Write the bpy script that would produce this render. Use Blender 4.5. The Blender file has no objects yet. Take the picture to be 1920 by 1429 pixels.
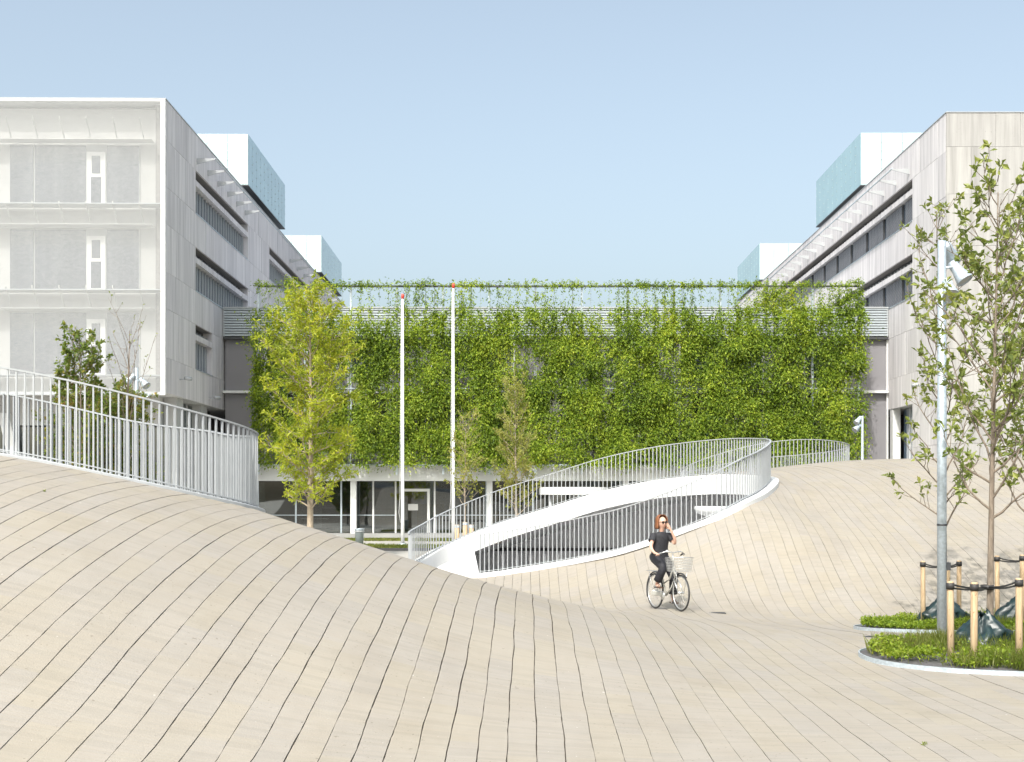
import bpy, bmesh, math, random
import numpy as np
from mathutils import Vector, Matrix, Quaternion

random.seed(7); RNG = np.random.default_rng(7)
S = bpy.context.scene
COL = S.collection
# ------------------------------------------------------------------ camera, sky, sun, exposure
F, CX, HY, EZ = 2400.0, 990.0, 930.0, 2.05       # focal length and vanishing point in photo pixels, eye height
cam = bpy.data.cameras.new('camera'); camo = bpy.data.objects.new('camera', cam); COL.objects.link(camo)
camo.location = (0, 0, EZ); camo.rotation_euler = (math.pi / 2, 0, 0)
cam.sensor_width = 36; cam.sensor_fit = 'HORIZONTAL'; cam.lens = 36 * F / 1920
cam.shift_x = -(CX - 960) / 1920; cam.shift_y = (HY - 714.5) / 1920
cam.clip_end = 3000; S.camera = camo
SUN_EL, SUN_AZ = math.radians(48), math.radians(20)       # azimuth measured from behind the camera towards the left
sdir = Vector((-math.sin(SUN_AZ) * math.cos(SUN_EL), -math.cos(SUN_AZ) * math.cos(SUN_EL), math.sin(SUN_EL)))
wd = bpy.data.worlds.new('World'); S.world = wd; wd.use_nodes = True
nt = wd.node_tree; bg = nt.nodes['Background']
sky = nt.nodes.new('ShaderNodeTexSky'); sky.sky_type = 'NISHITA'; sky.sun_disc = False
sky.sun_elevation = SUN_EL; sky.sun_rotation = math.pi + SUN_AZ
sky.air_density = 1.0; sky.dust_density = 6.0; sky.ozone_density = 1.0; sky.altitude = 0
hs = nt.nodes.new('ShaderNodeHueSaturation'); hs.inputs['Saturation'].default_value = .66      # thin summer haze
nt.links.new(sky.outputs[0], hs.inputs['Color']); tn = nt.nodes.new('ShaderNodeMix'); tn.data_type = 'RGBA'; tn.blend_type = 'MULTIPLY'; tn.inputs[0].default_value = 1; tn.inputs[7].default_value = (.93, .985, .955, 1)
nt.links.new(hs.outputs[0], tn.inputs[6]); nt.links.new(tn.outputs[2], bg.inputs[0]); bg.inputs[1].default_value = 0.15
sl = bpy.data.lights.new('sun', 'SUN'); sl.energy = 2.1; sl.angle = math.radians(0.55); sl.color = (1.0, 0.965, 0.915)
so = bpy.data.objects.new('sun', sl); COL.objects.link(so)
so.rotation_euler = (-sdir).to_track_quat('-Z', 'Y').to_euler()
S.view_settings.view_transform = 'Standard'; S.view_settings.look = 'None'
S.view_settings.exposure = 0.92; S.view_settings.gamma = 1.0; S.view_settings.use_curve_mapping = False
try:
    S.cycles.transparent_max_bounces = 24; S.cycles.max_bounces = 8
except Exception: pass

def P(x, y, Y): return ((x - CX) * Y / F, Y, EZ + (HY - y) * Y / F)      # a measured point of the place at distance Y
def PX(x, Y): return (x - CX) * Y / F
def PZ(y, Y): return EZ + (HY - y) * Y / F

# ------------------------------------------------------------------ helpers
def tag(o, label=None, cat=None, group=None, kind=None):
    if label: o['label'] = label
    if cat: o['category'] = cat
    if group: o['group'] = group
    if kind: o['kind'] = kind
    return o
def empty(name, loc=(0, 0, 0), rz=0, label=None, cat=None, group=None):
    o = bpy.data.objects.new(name, None); COL.objects.link(o); o.location = loc; o.rotation_euler = (0, 0, rz)
    o.empty_display_size = .2
    return tag(o, label, cat, group)
def link(name, me, mat=None, parent=None, loc=None, scale=None, rot=None):
    if mat and not me.materials: me.materials.append(mat)
    o = bpy.data.objects.new(name, me); COL.objects.link(o)
    if parent: o.parent = parent
    if loc is not None: o.location = loc
    if scale is not None: o.scale = scale
    if rot is not None: o.rotation_euler = rot
    return o
def mesh_np(name, V, Fc, smooth=False):
    """V (n,3), Fc (m,k) with a constant number of corners"""
    V = np.asarray(V, np.float32); Fc = np.asarray(Fc, np.int32); m, k = Fc.shape
    me = bpy.data.meshes.new(name); me.vertices.add(len(V)); me.vertices.foreach_set('co', V.ravel())
    me.loops.add(m * k); me.loops.foreach_set('vertex_index', Fc.ravel())
    me.polygons.add(m); me.polygons.foreach_set('loop_start', np.arange(0, m * k, k, dtype=np.int32))
    try: me.polygons.foreach_set('loop_total', np.full(m, k, np.int32))
    except Exception: pass
    me.polygons.foreach_set('use_smooth', np.full(m, bool(smooth)))
    me.update(calc_edges=True); return me

class MB:
    """collects pieces of ONE part"""
    def __init__(s): s.v = []; s.f = []; s.smooth = []
    def add(s, vs, fs, sm=False):
        o = len(s.v); s.v += [tuple(q) for q in vs]; s.f += [tuple(i + o for i in f) for f in fs]; s.smooth += [sm] * len(fs); return s
    def box(s, x0, x1, y0, y1, z0, z1):
        return s.add([(x0,y0,z0),(x1,y0,z0),(x1,y1,z0),(x0,y1,z0),(x0,y0,z1),(x1,y0,z1),(x1,y1,z1),(x0,y1,z1)],
              [(0,3,2,1),(4,5,6,7),(0,1,5,4),(1,2,6,5),(2,3,7,6),(3,0,4,7)])
    def tube(s, pts, r, n=8, cap=True, closed=False):
        pts = [Vector(p) for p in pts]; m = len(pts); rs = r if hasattr(r, '__len__') else [r] * m
        vs = []; up = None
        for i, p in enumerate(pts):
            a = pts[(i - 1) % m] if (i > 0 or closed) else p; b = pts[(i + 1) % m] if (i < m - 1 or closed) else p
            t = (b - a).normalized()
            if up is None: up = Vector((0, 0, 1)) if abs(t.z) < .9 else Vector((1, 0, 0))
            u = t.cross(up)
            if u.length < 1e-5: u = t.cross(Vector((.3, 1, .2)))
            u.normalize(); w = u.cross(t).normalized(); up = w
            for k in range(n):
                an = 2 * math.pi * k / n; vs.append(p + (u * math.cos(an) + w * math.sin(an)) * rs[i])
        fs = []
        for i in range(m if closed else m - 1):
            j = (i + 1) % m
            for k in range(n): fs.append((i*n+k, j*n+k, j*n+(k+1) % n, i*n+(k+1) % n))
        if cap and not closed: fs.append(tuple(range(n))[::1]); fs.append(tuple((m-1)*n + k for k in range(n))[::-1])
        return s.add(vs, fs, True)
    def lathe(s, prof, n=20, loc=(0, 0, 0), M=None):
        vs = []; loc = Vector(loc)
        for (r, z) in prof:
            for k in range(n):
                a = 2 * math.pi * k / n; q = Vector((r * math.cos(a), r * math.sin(a), z))
                if M: q = M @ q
                vs.append(q + loc)
        fs = []
        for i in range(len(prof) - 1):
            for k in range(n): fs.append((i*n+k, i*n+(k+1) % n, (i+1)*n+(k+1) % n, (i+1)*n+k))
        return s.add(vs, fs, True)
    def build(s, name, mat, parent=None, loc=None, bevel=0, rot=None):
        me = bpy.data.meshes.new(name); me.from_pydata(s.v, [], s.f)
        me.polygons.foreach_set('use_smooth', s.smooth); me.update()
        if bevel:
            bm = bmesh.new(); bm.from_mesh(me)
            bmesh.ops.bevel(bm, geom=[e for e in bm.edges], offset=bevel, segments=1, affect='EDGES'); bm.to_mesh(me); bm.free()
        return link(name, me, mat, parent, loc, None, rot)
_u = {}
def unit_box(key, mat):
    """shared unit box, corner at the origin, sized by object scale"""
    if key not in _u:
        b = MB().box(0, 1, 0, 1, 0, 1); me = bpy.data.meshes.new(key); me.from_pydata(b.v, [], b.f); me.materials.append(mat); _u[key] = me
    return _u[key]
def bx(name, mat, parent, x0, x1, y0, y1, z0, z1):
    return link(name, unit_box('unit_' + mat.name, mat), None, parent, (x0, y0, z0), (x1 - x0, y1 - y0, z1 - z0))
def bx_sub(name, mat, part, x0, x1, y0, y1, z0, z1):
    """box that is a piece of a scaled box part: placed in the part's own units"""
    l, s = part.location, part.scale
    return link(name, unit_box('unit_' + mat.name, mat), None, part, ((x0-l.x)/s.x, (y0-l.y)/s.y, (z0-l.z)/s.z), ((x1-x0)/s.x, (y1-y0)/s.y, (z1-z0)/s.z))

# ------------------------------------------------------------------ materials
MATS = {}
def newmat(name):
    m = bpy.data.materials.new(name); m.use_nodes = True; MATS[name] = m
    return m, m.node_tree, m.node_tree.nodes['Principled BSDF']
def N(t, kind, **kw):
    n = t.nodes.new('ShaderNode' + kind)
    for k, v in kw.items():
        if k in ('operation', 'blend_type', 'data_type', 'noise_dimensions', 'feature', 'interpolation'): setattr(n, k, v)
        else: n.inputs[k].default_value = v
    return n
def ramp(t, stops, src):
    r = t.nodes.new('ShaderNodeValToRGB'); e = r.color_ramp.elements
    while len(e) < len(stops): e.new(.5)
    for i, (p, c) in enumerate(stops): e[i].position = p; e[i].color = (*c, 1)
    t.links.new(src, r.inputs[0]); return r.outputs[0]
def mixc(t, a, b, fac, mode='MIX'):
    n = t.nodes.new('ShaderNodeMix'); n.data_type = 'RGBA'; n.blend_type = mode
    for sk, v in ((0, fac), (6, a), (7, b)):
        if hasattr(v, 'is_linked'): t.links.new(v, n.inputs[sk])
        elif sk == 0: n.inputs[0].default_value = v
        else: n.inputs[sk].default_value = (*v, 1)
    return n.outputs[2]
def math_(t, op, a, b=None, c=None):
    n = t.nodes.new('ShaderNodeMath'); n.operation = op
    for i, v in enumerate((a, b, c)):
        if v is None: continue
        if hasattr(v, 'is_linked'): t.links.new(v, n.inputs[i])
        else: n.inputs[i].default_value = v
    return n.outputs[0]
def pos_scaled(t, sc):
    g = t.nodes.new('ShaderNodeNewGeometry'); m = t.nodes.new('ShaderNodeMapping'); m.inputs['Scale'].default_value = sc
    t.links.new(g.outputs['Position'], m.inputs['Vector']); return m.outputs[0]
def noise(t, vec, scale=1, detail=4, rough=.55):
    n = N(t, 'TexNoise', Scale=scale, Detail=detail, Roughness=rough); t.links.new(vec, n.inputs['Vector']); return n.outputs['Fac']
def bump(t, b, h, strength=.3, dist=.01):
    n = N(t, 'Bump', Strength=strength, Distance=dist); t.links.new(h, n.inputs['Height']); t.links.new(n.outputs[0], b.inputs['Normal'])
def plain(name, col, rough=.6, metal=0, var=.12, scale=6, bmp=0, spec=.5):
    m, t, b = newmat(name); v = pos_scaled(t, (1, 1, 1)); n = noise(t, v, scale)
    lo = tuple(c * (1 - var) for c in col); hi = tuple(min(1, c * (1 + var)) for c in col)
    t.links.new(ramp(t, [(.3, lo), (.7, hi)], n), b.inputs['Base Color'])
    b.inputs['Roughness'].default_value = rough; b.inputs['Metallic'].default_value = metal; b.inputs['Specular IOR Level'].default_value = spec
    if bmp: bump(t, b, noise(t, v, scale * 8), bmp, .01)
    return m
W_STRIP = 0.22
def mat_paving():
    m, t, b = newmat('paving_brick')
    g = t.nodes.new('ShaderNodeNewGeometry'); sp = t.nodes.new('ShaderNodeSeparateXYZ'); t.links.new(g.outputs['Position'], sp.inputs[0])
    col = math_(t, 'FLOOR', math_(t, 'SUBTRACT', math_(t, 'DIVIDE', sp.outputs[0], W_STRIP), .285))
    wn = t.nodes.new('ShaderNodeTexWhiteNoise'); wn.noise_dimensions = '1D'; t.links.new(col, wn.inputs['W'])
    yb = math_(t, 'ADD', math_(t, 'DIVIDE', sp.outputs[1], .054), wn.outputs['Value'])
    brick = math_(t, 'FLOOR', yb)
    cmb = t.nodes.new('ShaderNodeCombineXYZ'); t.links.new(col, cmb.inputs[0]); t.links.new(brick, cmb.inputs[1])
    w2 = t.nodes.new('ShaderNodeTexWhiteNoise'); w2.noise_dimensions = '2D'; t.links.new(cmb.outputs[0], w2.inputs['Vector'])
    patch = math_(t, 'FLOOR', math_(t, 'DIVIDE', math_(t, 'ADD', brick, math_(t, 'MULTIPLY', wn.outputs['Value'], 40)), 14))
    cm2 = t.nodes.new('ShaderNodeCombineXYZ'); t.links.new(col, cm2.inputs[0]); t.links.new(patch, cm2.inputs[1])
    w3 = t.nodes.new('ShaderNodeTexWhiteNoise'); w3.noise_dimensions = '2D'; t.links.new(cm2.outputs[0], w3.inputs['Vector'])
    v = pos_scaled(t, (1, 1, 1))
    large = noise(t, v, .35, 3); sel = math_(t, 'ADD', math_(t, 'MULTIPLY', w3.outputs['Value'], .55), math_(t, 'MULTIPLY', large, .5))
    base = ramp(t, [(.22, (.306, .283, .255)), (.5, (.313, .286, .250)), (.78, (.318, .288, .241))], sel)
    bv = ramp(t, [(0, (.915, .915, .91)), (.5, (.985, .985, .985)), (1, (1.0, .99, .98))], w2.outputs['Value'])
    c = mixc(t, base, bv, .9, 'MULTIPLY')
    vs = pos_scaled(t, (5, 70, 5)); st = noise(t, vs, 1, 4, .6)                      # drag marks across each brick
    c = mixc(t, c, ramp(t, [(.32, (.91, .90, .885)), (.62, (1, 1, 1))], st), .5, 'MULTIPLY')
    sm = noise(t, v, 1.3, 5, .65); c = mixc(t, c, ramp(t, [(.38, (.94, .93, .91)), (.6, (1, 1, 1))], sm), .7, 'MULTIPLY')
    sk = noise(t, v, 14, 2, .5); c = mixc(t, c, (.12, .10, .08), math_(t, 'MULTIPLY', math_(t, 'GREATER_THAN', sk, .735), .5))
    s2 = noise(t, v, 38, 2, .5); gate = noise(t, v, .55, 3, .6)
    c = mixc(t, c, (.14, .12, .09), math_(t, 'MULTIPLY', math_(t, 'MULTIPLY', math_(t, 'GREATER_THAN', s2, .70), math_(t, 'GREATER_THAN', gate, .50)), .55))
    s3 = noise(t, v, 21, 2, .5); c = mixc(t, c, (.75, .72, .68), math_(t, 'MULTIPLY', math_(t, 'GREATER_THAN', s3, .775), .5))
    stn = noise(t, pos_scaled(t, (.9, .45, .9)), 1.0, 6, .7); c = mixc(t, c, ramp(t, [(.36, (.90, .89, .87)), (.52, (1, 1, 1))], stn), .6, 'MULTIPLY')
    fr = math_(t, 'FRACT', yb); jl = math_(t, 'LESS_THAN', fr, .07)
    c = mixc(t, c, (.30, .26, .20), math_(t, 'MULTIPLY', math_(t, 'MULTIPLY', jl, math_(t, 'GREATER_THAN', w2.outputs['Value'], .30)), .62))
    t.links.new(c, b.inputs['Base Color']); b.inputs['Roughness'].default_value = .88; b.inputs['Specular IOR Level'].default_value = .25
    h = math_(t, 'ADD', math_(t, 'MULTIPLY', jl, -1.2), math_(t, 'ADD', w2.outputs['Value'], noise(t, v, 60, 3)))
    bump(t, b, h, .45, .005); return m
def mat_panel(name, lo, hi, streak=(3.2, 3.2, .18)):
    m, t, b = newmat(name); oi = t.nodes.new('ShaderNodeObjectInfo')
    g = t.nodes.new('ShaderNodeNewGeometry'); mp = t.nodes.new('ShaderNodeMapping'); mp.inputs['Scale'].default_value = streak
    ad = t.nodes.new('ShaderNodeVectorMath'); ad.operation = 'ADD'; t.links.new(g.outputs['Position'], ad.inputs[0])
    sc = math_(t, 'MULTIPLY', oi.outputs['Random'], 37.0); cb = t.nodes.new('ShaderNodeCombineXYZ')
    for i in range(3): t.links.new(sc, cb.inputs[i])
    t.links.new(cb.outputs[0], ad.inputs[1]); t.links.new(ad.outputs[0], mp.inputs['Vector'])
    n = noise(t, mp.outputs[0], 1, 7, .62); c = ramp(t, [(.3, lo), (.66, hi)], n)
    tone = ramp(t, [(0, (.88, .87, .86)), (1, (1.0, .99, .97))], oi.outputs['Random'])
    c = mixc(t, c, tone, 1, 'MULTIPLY')
    pit = noise(t, pos_scaled(t, (9, 9, 2.2)), 2.0, 3); c = mixc(t, c, tuple(q * .62 for q in lo), math_(t, 'MULTIPLY', math_(t, 'GREATER_THAN', pit, .70), .5))
    t.links.new(c, b.inputs['Base Color']); b.inputs['Roughness'].default_value = .8; b.inputs['Specular IOR Level'].default_value = .3
    bump(t, b, n, .15, .01); return m
def mat_leaf(name, stops, trans=.45, rough=.5, drift=.8):
    m = bpy.data.materials.new(name); m.use_nodes = True; MATS[name] = m; t = m.node_tree; t.nodes.clear()
    g = t.nodes.new('ShaderNodeNewGeometry'); nz = N(t, 'TexNoise', Scale=drift, Detail=3.0); t.links.new(g.outputs['Position'], nz.inputs['Vector'])
    k = math_(t, 'ADD', math_(t, 'MULTIPLY', g.outputs['Random Per Island'], .6), math_(t, 'MULTIPLY', math_(t, 'SUBTRACT', nz.outputs['Fac'], .28), .9))
    c = ramp(t, stops, k)
    pr = t.nodes.new('ShaderNodeBsdfPrincipled'); pr.inputs['Roughness'].default_value = rough; pr.inputs['Specular IOR Level'].default_value = .35
    t.links.new(c, pr.inputs['Base Color'])
    tr = t.nodes.new('ShaderNodeBsdfTranslucent'); t.links.new(mixc(t, c, (1.0, 1.0, .45), 1, 'MULTIPLY'), tr.inputs[0])
    mx = t.nodes.new('ShaderNodeMixShader'); mx.inputs[0].default_value = trans
    t.links.new(pr.outputs[0], mx.inputs[1]); t.links.new(tr.outputs[0], mx.inputs[2])
    o = t.nodes.new('ShaderNodeOutputMaterial'); t.links.new(mx.outputs[0], o.inputs[0]); return m
def mat_glass(name, tint, refl=.35, rough=.015, body=.55):
    """window glass over a dim room: partly mirror, partly see-through tint"""
    m = bpy.data.materials.new(name); m.use_nodes = True; MATS[name] = m; t = m.node_tree; t.nodes.clear()
    d = t.nodes.new('ShaderNodeBsdfDiffuse'); d.inputs[0].default_value = (*tint, 1)
    tp = t.nodes.new('ShaderNodeBsdfTransparent'); tp.inputs[0].default_value = (.75, .85, .85, 1)
    m1 = t.nodes.new('ShaderNodeMixShader'); m1.inputs[0].default_value = body; t.links.new(tp.outputs[0], m1.inputs[1]); t.links.new(d.outputs[0], m1.inputs[2])
    gl = t.nodes.new('ShaderNodeBsdfGlossy'); gl.inputs['Roughness'].default_value = rough
    nz = N(t, 'TexNoise', Scale=.35, Detail=1.0); g = t.nodes.new('ShaderNodeNewGeometry'); t.links.new(g.outputs['Position'], nz.inputs['Vector'])
    bp = N(t, 'Bump', Strength=.12, Distance=.08); t.links.new(nz.outputs['Fac'], bp.inputs['Height']); t.links.new(bp.outputs[0], gl.inputs['Normal'])
    fr = t.nodes.new('ShaderNodeFresnel'); fr.inputs[0].default_value = 1.5
    fac = math_(t, 'ADD', math_(t, 'MULTIPLY', fr.outputs[0], .7), refl); fac = math_(t, 'MINIMUM', fac, 1.0)
    m2 = t.nodes.new('ShaderNodeMixShader'); t.links.new(fac, m2.inputs[0]); t.links.new(m1.outputs[0], m2.inputs[1]); t.links.new(gl.outputs[0], m2.inputs[2])
    o = t.nodes.new('ShaderNodeOutputMaterial'); t.links.new(m2.outputs[0], o.inputs[0]); return m
def mat_screen():
    """white expanded metal: real openings, too fine to tell apart at this distance"""
    m = bpy.data.materials.new('metal_mesh'); m.use_nodes = True; MATS['metal_mesh'] = m; t = m.node_tree; t.nodes.clear()
    g = t.nodes.new('ShaderNodeNewGeometry'); sp = t.nodes.new('ShaderNodeSeparateXYZ'); t.links.new(g.outputs['Position'], sp.inputs[0])
    fx = math_(t, 'FRACT', math_(t, 'DIVIDE', sp.outputs[0], .04)); fz = math_(t, 'FRACT', math_(t, 'DIVIDE', sp.outputs[2], .04))
    wv = noise(t, pos_scaled(t, (3, 1, 8)), 1.3, 4, .6)
    th = math_(t, 'ADD', .31, math_(t, 'MULTIPLY', math_(t, 'SUBTRACT', wv, .5), .28))
    solid = math_(t, 'MAXIMUM', math_(t, 'LESS_THAN', fx, th), math_(t, 'LESS_THAN', fz, .16))
    d = t.nodes.new('ShaderNodeBsdfPrincipled'); d.inputs['Roughness'].default_value = .55; d.inputs['Base Color'].default_value = (.455, .465, .47, 1)
    tp = t.nodes.new('ShaderNodeBsdfTransparent'); mx = t.nodes.new('ShaderNodeMixShader')
    t.links.new(solid, mx.inputs[0]); t.links.new(tp.outputs[0], mx.inputs[1]); t.links.new(d.outputs[0], mx.inputs[2])
    o = t.nodes.new('ShaderNodeOutputMaterial'); t.links.new(mx.outputs[0], o.inputs[0]); return m
def mat_bark(name, lo, hi):
    m, t, b = newmat(name); n = noise(t, pos_scaled(t, (14, 14, 3)), 2, 6, .65)
    t.links.new(ramp(t, [(.3, lo), (.68, hi)], n), b.inputs['Base Color']); b.inputs['Roughness'].default_value = .9; bump(t, b, n, .5, .02); return m
def mat_wood():
    m, t, b = newmat('stake_wood'); n = noise(t, pos_scaled(t, (26, 26, 2.5)), 1.5, 5, .6)
    c = ramp(t, [(.3, (.34, .23, .13)), (.65, (.52, .39, .25))], n)
    k = noise(t, pos_scaled(t, (9, 9, 7)), 2, 2); c = mixc(t, c, (.2, .11, .05), math_(t, 'MULTIPLY', math_(t, 'GREATER_THAN', k, .69), .8))
    t.links.new(c, b.inputs['Base Color']); b.inputs['Roughness'].default_value = .8; return m

PAVE = mat_paving()
JOINT = plain('joint_sand', (.105, .088, .07), .95, var=.45, scale=9, bmp=.4)
REAR = plain('grey_pavement', (.36, .345, .32), .9, var=.12, scale=1.5, bmp=.2)
WHITE = plain('white_concrete', (.64, .645, .645), .62, var=.05, scale=1.2, bmp=.08)
WSTEEL = plain('white_steel', (.355, .37, .385), .42, var=.05, scale=5)
GALV = plain('galvanised_steel', (.44, .50, .55), .42, metal=.35, var=.16, scale=22)
TRAV = mat_panel('travertine_panel', (.53, .51, .53), (.76, .735, .76))  # side walls: colour brightened and cooled to lift their shade
TRAV_SUN = mat_panel('travertine_sunny', (.275, .27, .265), (.41, .405, .398))  # same stone on the sunny front, colour darkened against the sun
CORE = plain('wall_core', (.20, .19, .185), .9)
CONC = plain('grey_concrete', (.28, .28, .275), .85, var=.1, scale=.9, bmp=.12)
HALLC = plain('pale_hall_concrete', (.72, .72, .73), .85, var=.08, scale=.9, bmp=.1)
DARK = plain('dark_metal', (.045, .047, .052), .5)
GREYP = plain('grey_blind', (.22, .213, .228), .8, var=.03, scale=.6)
BLACKF = plain('black_frame', (.03, .03, .033), .45)
GLASS = mat_glass('window_glass', (.045, .06, .075), .22, body=.6)
GLASSG = mat_glass('shopfront_glass', (.012, .016, .018), .16, body=.30)
GLASSM = mat_glass('screened_glass', (.05, .062, .095), .05, body=.9)
GLASSB = mat_glass('sky_tint_glass', (.17, .23, .31), .28, body=.85)  # blue sky reflection partly put into the diffuse tint
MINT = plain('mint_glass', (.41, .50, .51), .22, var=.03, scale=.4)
MINTS = plain('mint_glass_side', (.30, .45, .50), .15, var=.06, scale=.5, spec=.5)  # same glass as the front; sky reflection put into a darker, bluer colour
SCREEN = mat_screen()
SOIL = plain('soil', (.10, .095, .10), .95, var=.35, scale=30, bmp=.5)
VINE = mat_leaf('vine_leaf', [(0, (.028, .058, .012)), (.3, (.125, .205, .022)), (.6, (.275, .375, .04)), (.88, (.46, .53, .06)), (1, (.64, .55, .10))], .45, .5, .45)
YEL = mat_leaf('yellow_green_leaf', [(0, (.17, .23, .03)), (.4, (.36, .43, .045)), (.75, (.52, .54, .06)), (1, (.62, .52, .06))], .5)
OAK = mat_leaf('oak_leaf', [(0, (0.103, 0.144, 0.046)), (.5, (0.207, 0.253, 0.063)), (.85, (0.322, 0.345, 0.092)), (1, (0.437, 0.380, 0.092))], .4, .38)
THIN = mat_leaf('dry_olive_leaf', [(0, (.20, .24, .06)), (.5, (.36, .38, .10)), (1, (.50, .44, .15))], .5)
AUT = mat_leaf('autumn_leaf', [(0, (0.090, 0.150, 0.030)), (.5, (0.165, 0.232, 0.045)), (.8, (0.300, 0.255, 0.060)), (1, (0.510, 0.240, 0.075))])
COVER = mat_leaf('ground_cover_leaf', [(0, (0.095, 0.166, 0.016)), (.45, (0.198, 0.285, 0.024)), (.85, (0.301, 0.364, 0.040)), (1, (0.436, 0.444, 0.079))])
GRASS = mat_leaf('grass_blade', [(0, (.09, .13, .02)), (.5, (.17, .21, .04)), (1, (.34, .30, .12))])
BARK = mat_bark('bark_brown', (.10, .078, .058), (.26, .21, .165))
BARKP = mat_bark('bark_pale', (.24, .19, .14), (.47, .39, .30))
WOOD = mat_wood()
STRAP = plain('black_strap', (.03, .028, .028), .6)
BAG = plain('green_plastic_bag', (.010, .024, .026), .38, var=.5, scale=7)
RED = plain('red_cap', (.55, .05, .03), .4)

# ------------------------------------------------------------------ terrain
def LK(k, x, y):
    X = W_STRIP * (k + .285); Y = X * F / (x - CX); return (X, Y, EZ + (HY - y) * Y / F)
pts = [LK(*a) for a in [(-2,892,1429),(-5,717,1429),(-8,534,1429),(-12,265,1429),(-15,53,1429),(-16,0,1408),(-17,0,1335.7),(-18,0,1268),(-19,0,1201.5),(-20,0,1143.5),(-21,0,1094),(-22,0,1050),(-23,0,1013),(-24,0,981.7),(-25,0,954),(-26,0,930),(-27,0,906),(-28,0,892),(-29,0,879),
  (-15,235,1229),(-17,106.7,1229),(-15,314,1140),(-13,427.5,1140),(-11,534,1140),(-10,584,1140),
  (-15,550,980),(-14,583,989),(-13,611.7,998),(-16,521.7,973),(-17,488,963),(-18,450,955),(-11,667,1016),(-9,730,1036),(-8,762,1046),(-6,822,1065),(-4,882,1085),(-3,913,1092),(-2,942.8,1100),
  (-2,918,1240),(3,1121,1240),(6,1229.7,1240),(12,1416,1240),(5,1282,1429),(8,1450,1429),
  (3,1080.6,1134),(7,1123.75,1109),(5,1088,1120.6),(10,1193,1132),(-15,383,1073),(-15,450,1019),(-15,493,995)]]
RIM_R = [(-1.37,32.6,0.0),(-.03,32,.2),(1.21,31.2,.45),(2.39,30.3,.756),(3.5,29.5,1.196),(4.36,29.3,1.6),(5.03,29.8,1.89),(5.72,31,2.17),(6.16,32.3,2.38),
 (6.2,33.2,2.5),(5.9,34.3,2.54),(5.0,36,2.55),(3.75,37.5,2.43),(2.2,38,2.12),(.7,38,1.65),(-.8,37.8,1.2),(-2.3,37.2,.6),(-3.0,36.3,.2),(-3.3,35,.0),(-2.9,33.8,-.05)]
pts += RIM_R
pts += [P(1640,1060,27.1),P(1500,1060,27.0),P(1420,1000,28.2),P(1560,1000,28.6),P(1500,957,30.5),P(1600,957,30.7),P(1480,907,33.4),P(1580,907,33.6),P(1700,960,31),P(1700,1060,27),P(1850,1060,27),P(1850,980,30.5),P(1900,920,34),P(1500,883,36.5),P(1600,880,37),
 P(1600,864,41.5),P(1700,861,41.5),P(1900,857,41.5),P(1480,878,39.5),P(1590,866,45)]
pts += [(9,48,2.95),(13,48,3.0),(6.5,46,2.5),(6.6,50,2.2),(9,53.5,2.3),(12.5,51,2.8),(3,44,2.0),(0,43,1.3),(-3,42,.2),(-6,42,-.3),(17,48,2.9),(17,54,2.2),(9,60,.0),(17,60,.6),(2,52,.3),(-3,50,-.3),(-8,46,-.3),(2,60,-.3),(-8,60,-.3),(9,66,-.3),(17,66,-.1),(22,42,3.2),(22,52,2.6),(22,62,.6),(-14,50,-.3),(-20,45,-.3),(-20,60,-.3),(-14,66,-.3),(0,66,-.3)]
pts += [(2.9,24.2,-.128),(2.51,25.2,-.166),(0,24,-.1),(-1.3,28,-.2),(5,25,-.2),(9,25,-.15),(14,25,-.05),(4,20,-.02),(7,19,-.05),(10,20,-.05),(14,18,0),(7,15,.0),(10,12,.05),(14,10,.05),(5,10,.07),(4,6,.05),(12,5,.05),(0,6,.05),(-3,6,.1),(0,27,-.22),(18,24,.1),(18,14,.05),(18,30,1.2),(22,32,1.8),(22,22,.2),(0,-4,.05),(8,-4,.05),(-6,-4,.3),(16,-4,.05),(-14,-4,1.2)]
pts += [(-4,6,.12),(-7,6,.5),(-10,7,1.3),(-7,10,1.3),(-10,11,2.2),(-8,13,2.15),(-10,15,2.8),(-14,10,2.6),(-14,15,3.2)]
pts += [P(0,852,16.5),P(245,900,16.9),P(480,955,18),(-9.8,23.7,2.78),(-6.9,22.2,2.24),(-5.2,20.9,2.0),(-4.3,19.6,1.85),(-4.4,22.5,1.2),(-12,20,3.2),(-15,20,3.3),(-15,24,2.9),(-3.4,20.3,1.2),(-2,21,.75),(-4,25,.5),(-8,27,1.3),(-12,28,1.5),(-8,32,.1),(-12,33,.1),(-4,29,-.15),(-16,34,.0),(-12,40,-.3),(-5,37,-.25),(-5,33,-.2),(-20,20,3.2),(-20,30,1.0)]
CP = np.array(pts)
def _U(r2): return np.where(r2 > 0, .5 * r2 * np.log(np.maximum(r2, 1e-12)), 0)
n_ = len(CP); A_ = np.zeros((n_ + 3, n_ + 3))
A_[:n_, :n_] = _U(((CP[:, None, :2] - CP[None, :, :2]) ** 2).sum(-1)) + .5 * np.eye(n_)
A_[:n_, n_] = 1; A_[:n_, n_+1:] = CP[:, :2]; A_[n_, :n_] = 1; A_[n_+1:, :n_] = CP[:, :2].T
WT = np.linalg.solve(A_, np.concatenate([CP[:, 2], [0, 0, 0]]))
def H(X, Y):
    X = np.asarray(X, float); Y = np.asarray(Y, float); X, Y = np.broadcast_arrays(X, Y); q = np.stack([X.ravel(), Y.ravel()], 1); out = np.empty(len(q))
    for i in range(0, len(q), 20000):
        c = q[i:i+20000]; out[i:i+20000] = _U(((c[:, None] - CP[None, :, :2]) ** 2).sum(-1)) @ WT[:n_] + WT[n_] + c @ WT[n_+1:]
    return np.maximum(out, -.34).reshape(X.shape)
def h1(x, y): return float(H(x, y))

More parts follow.
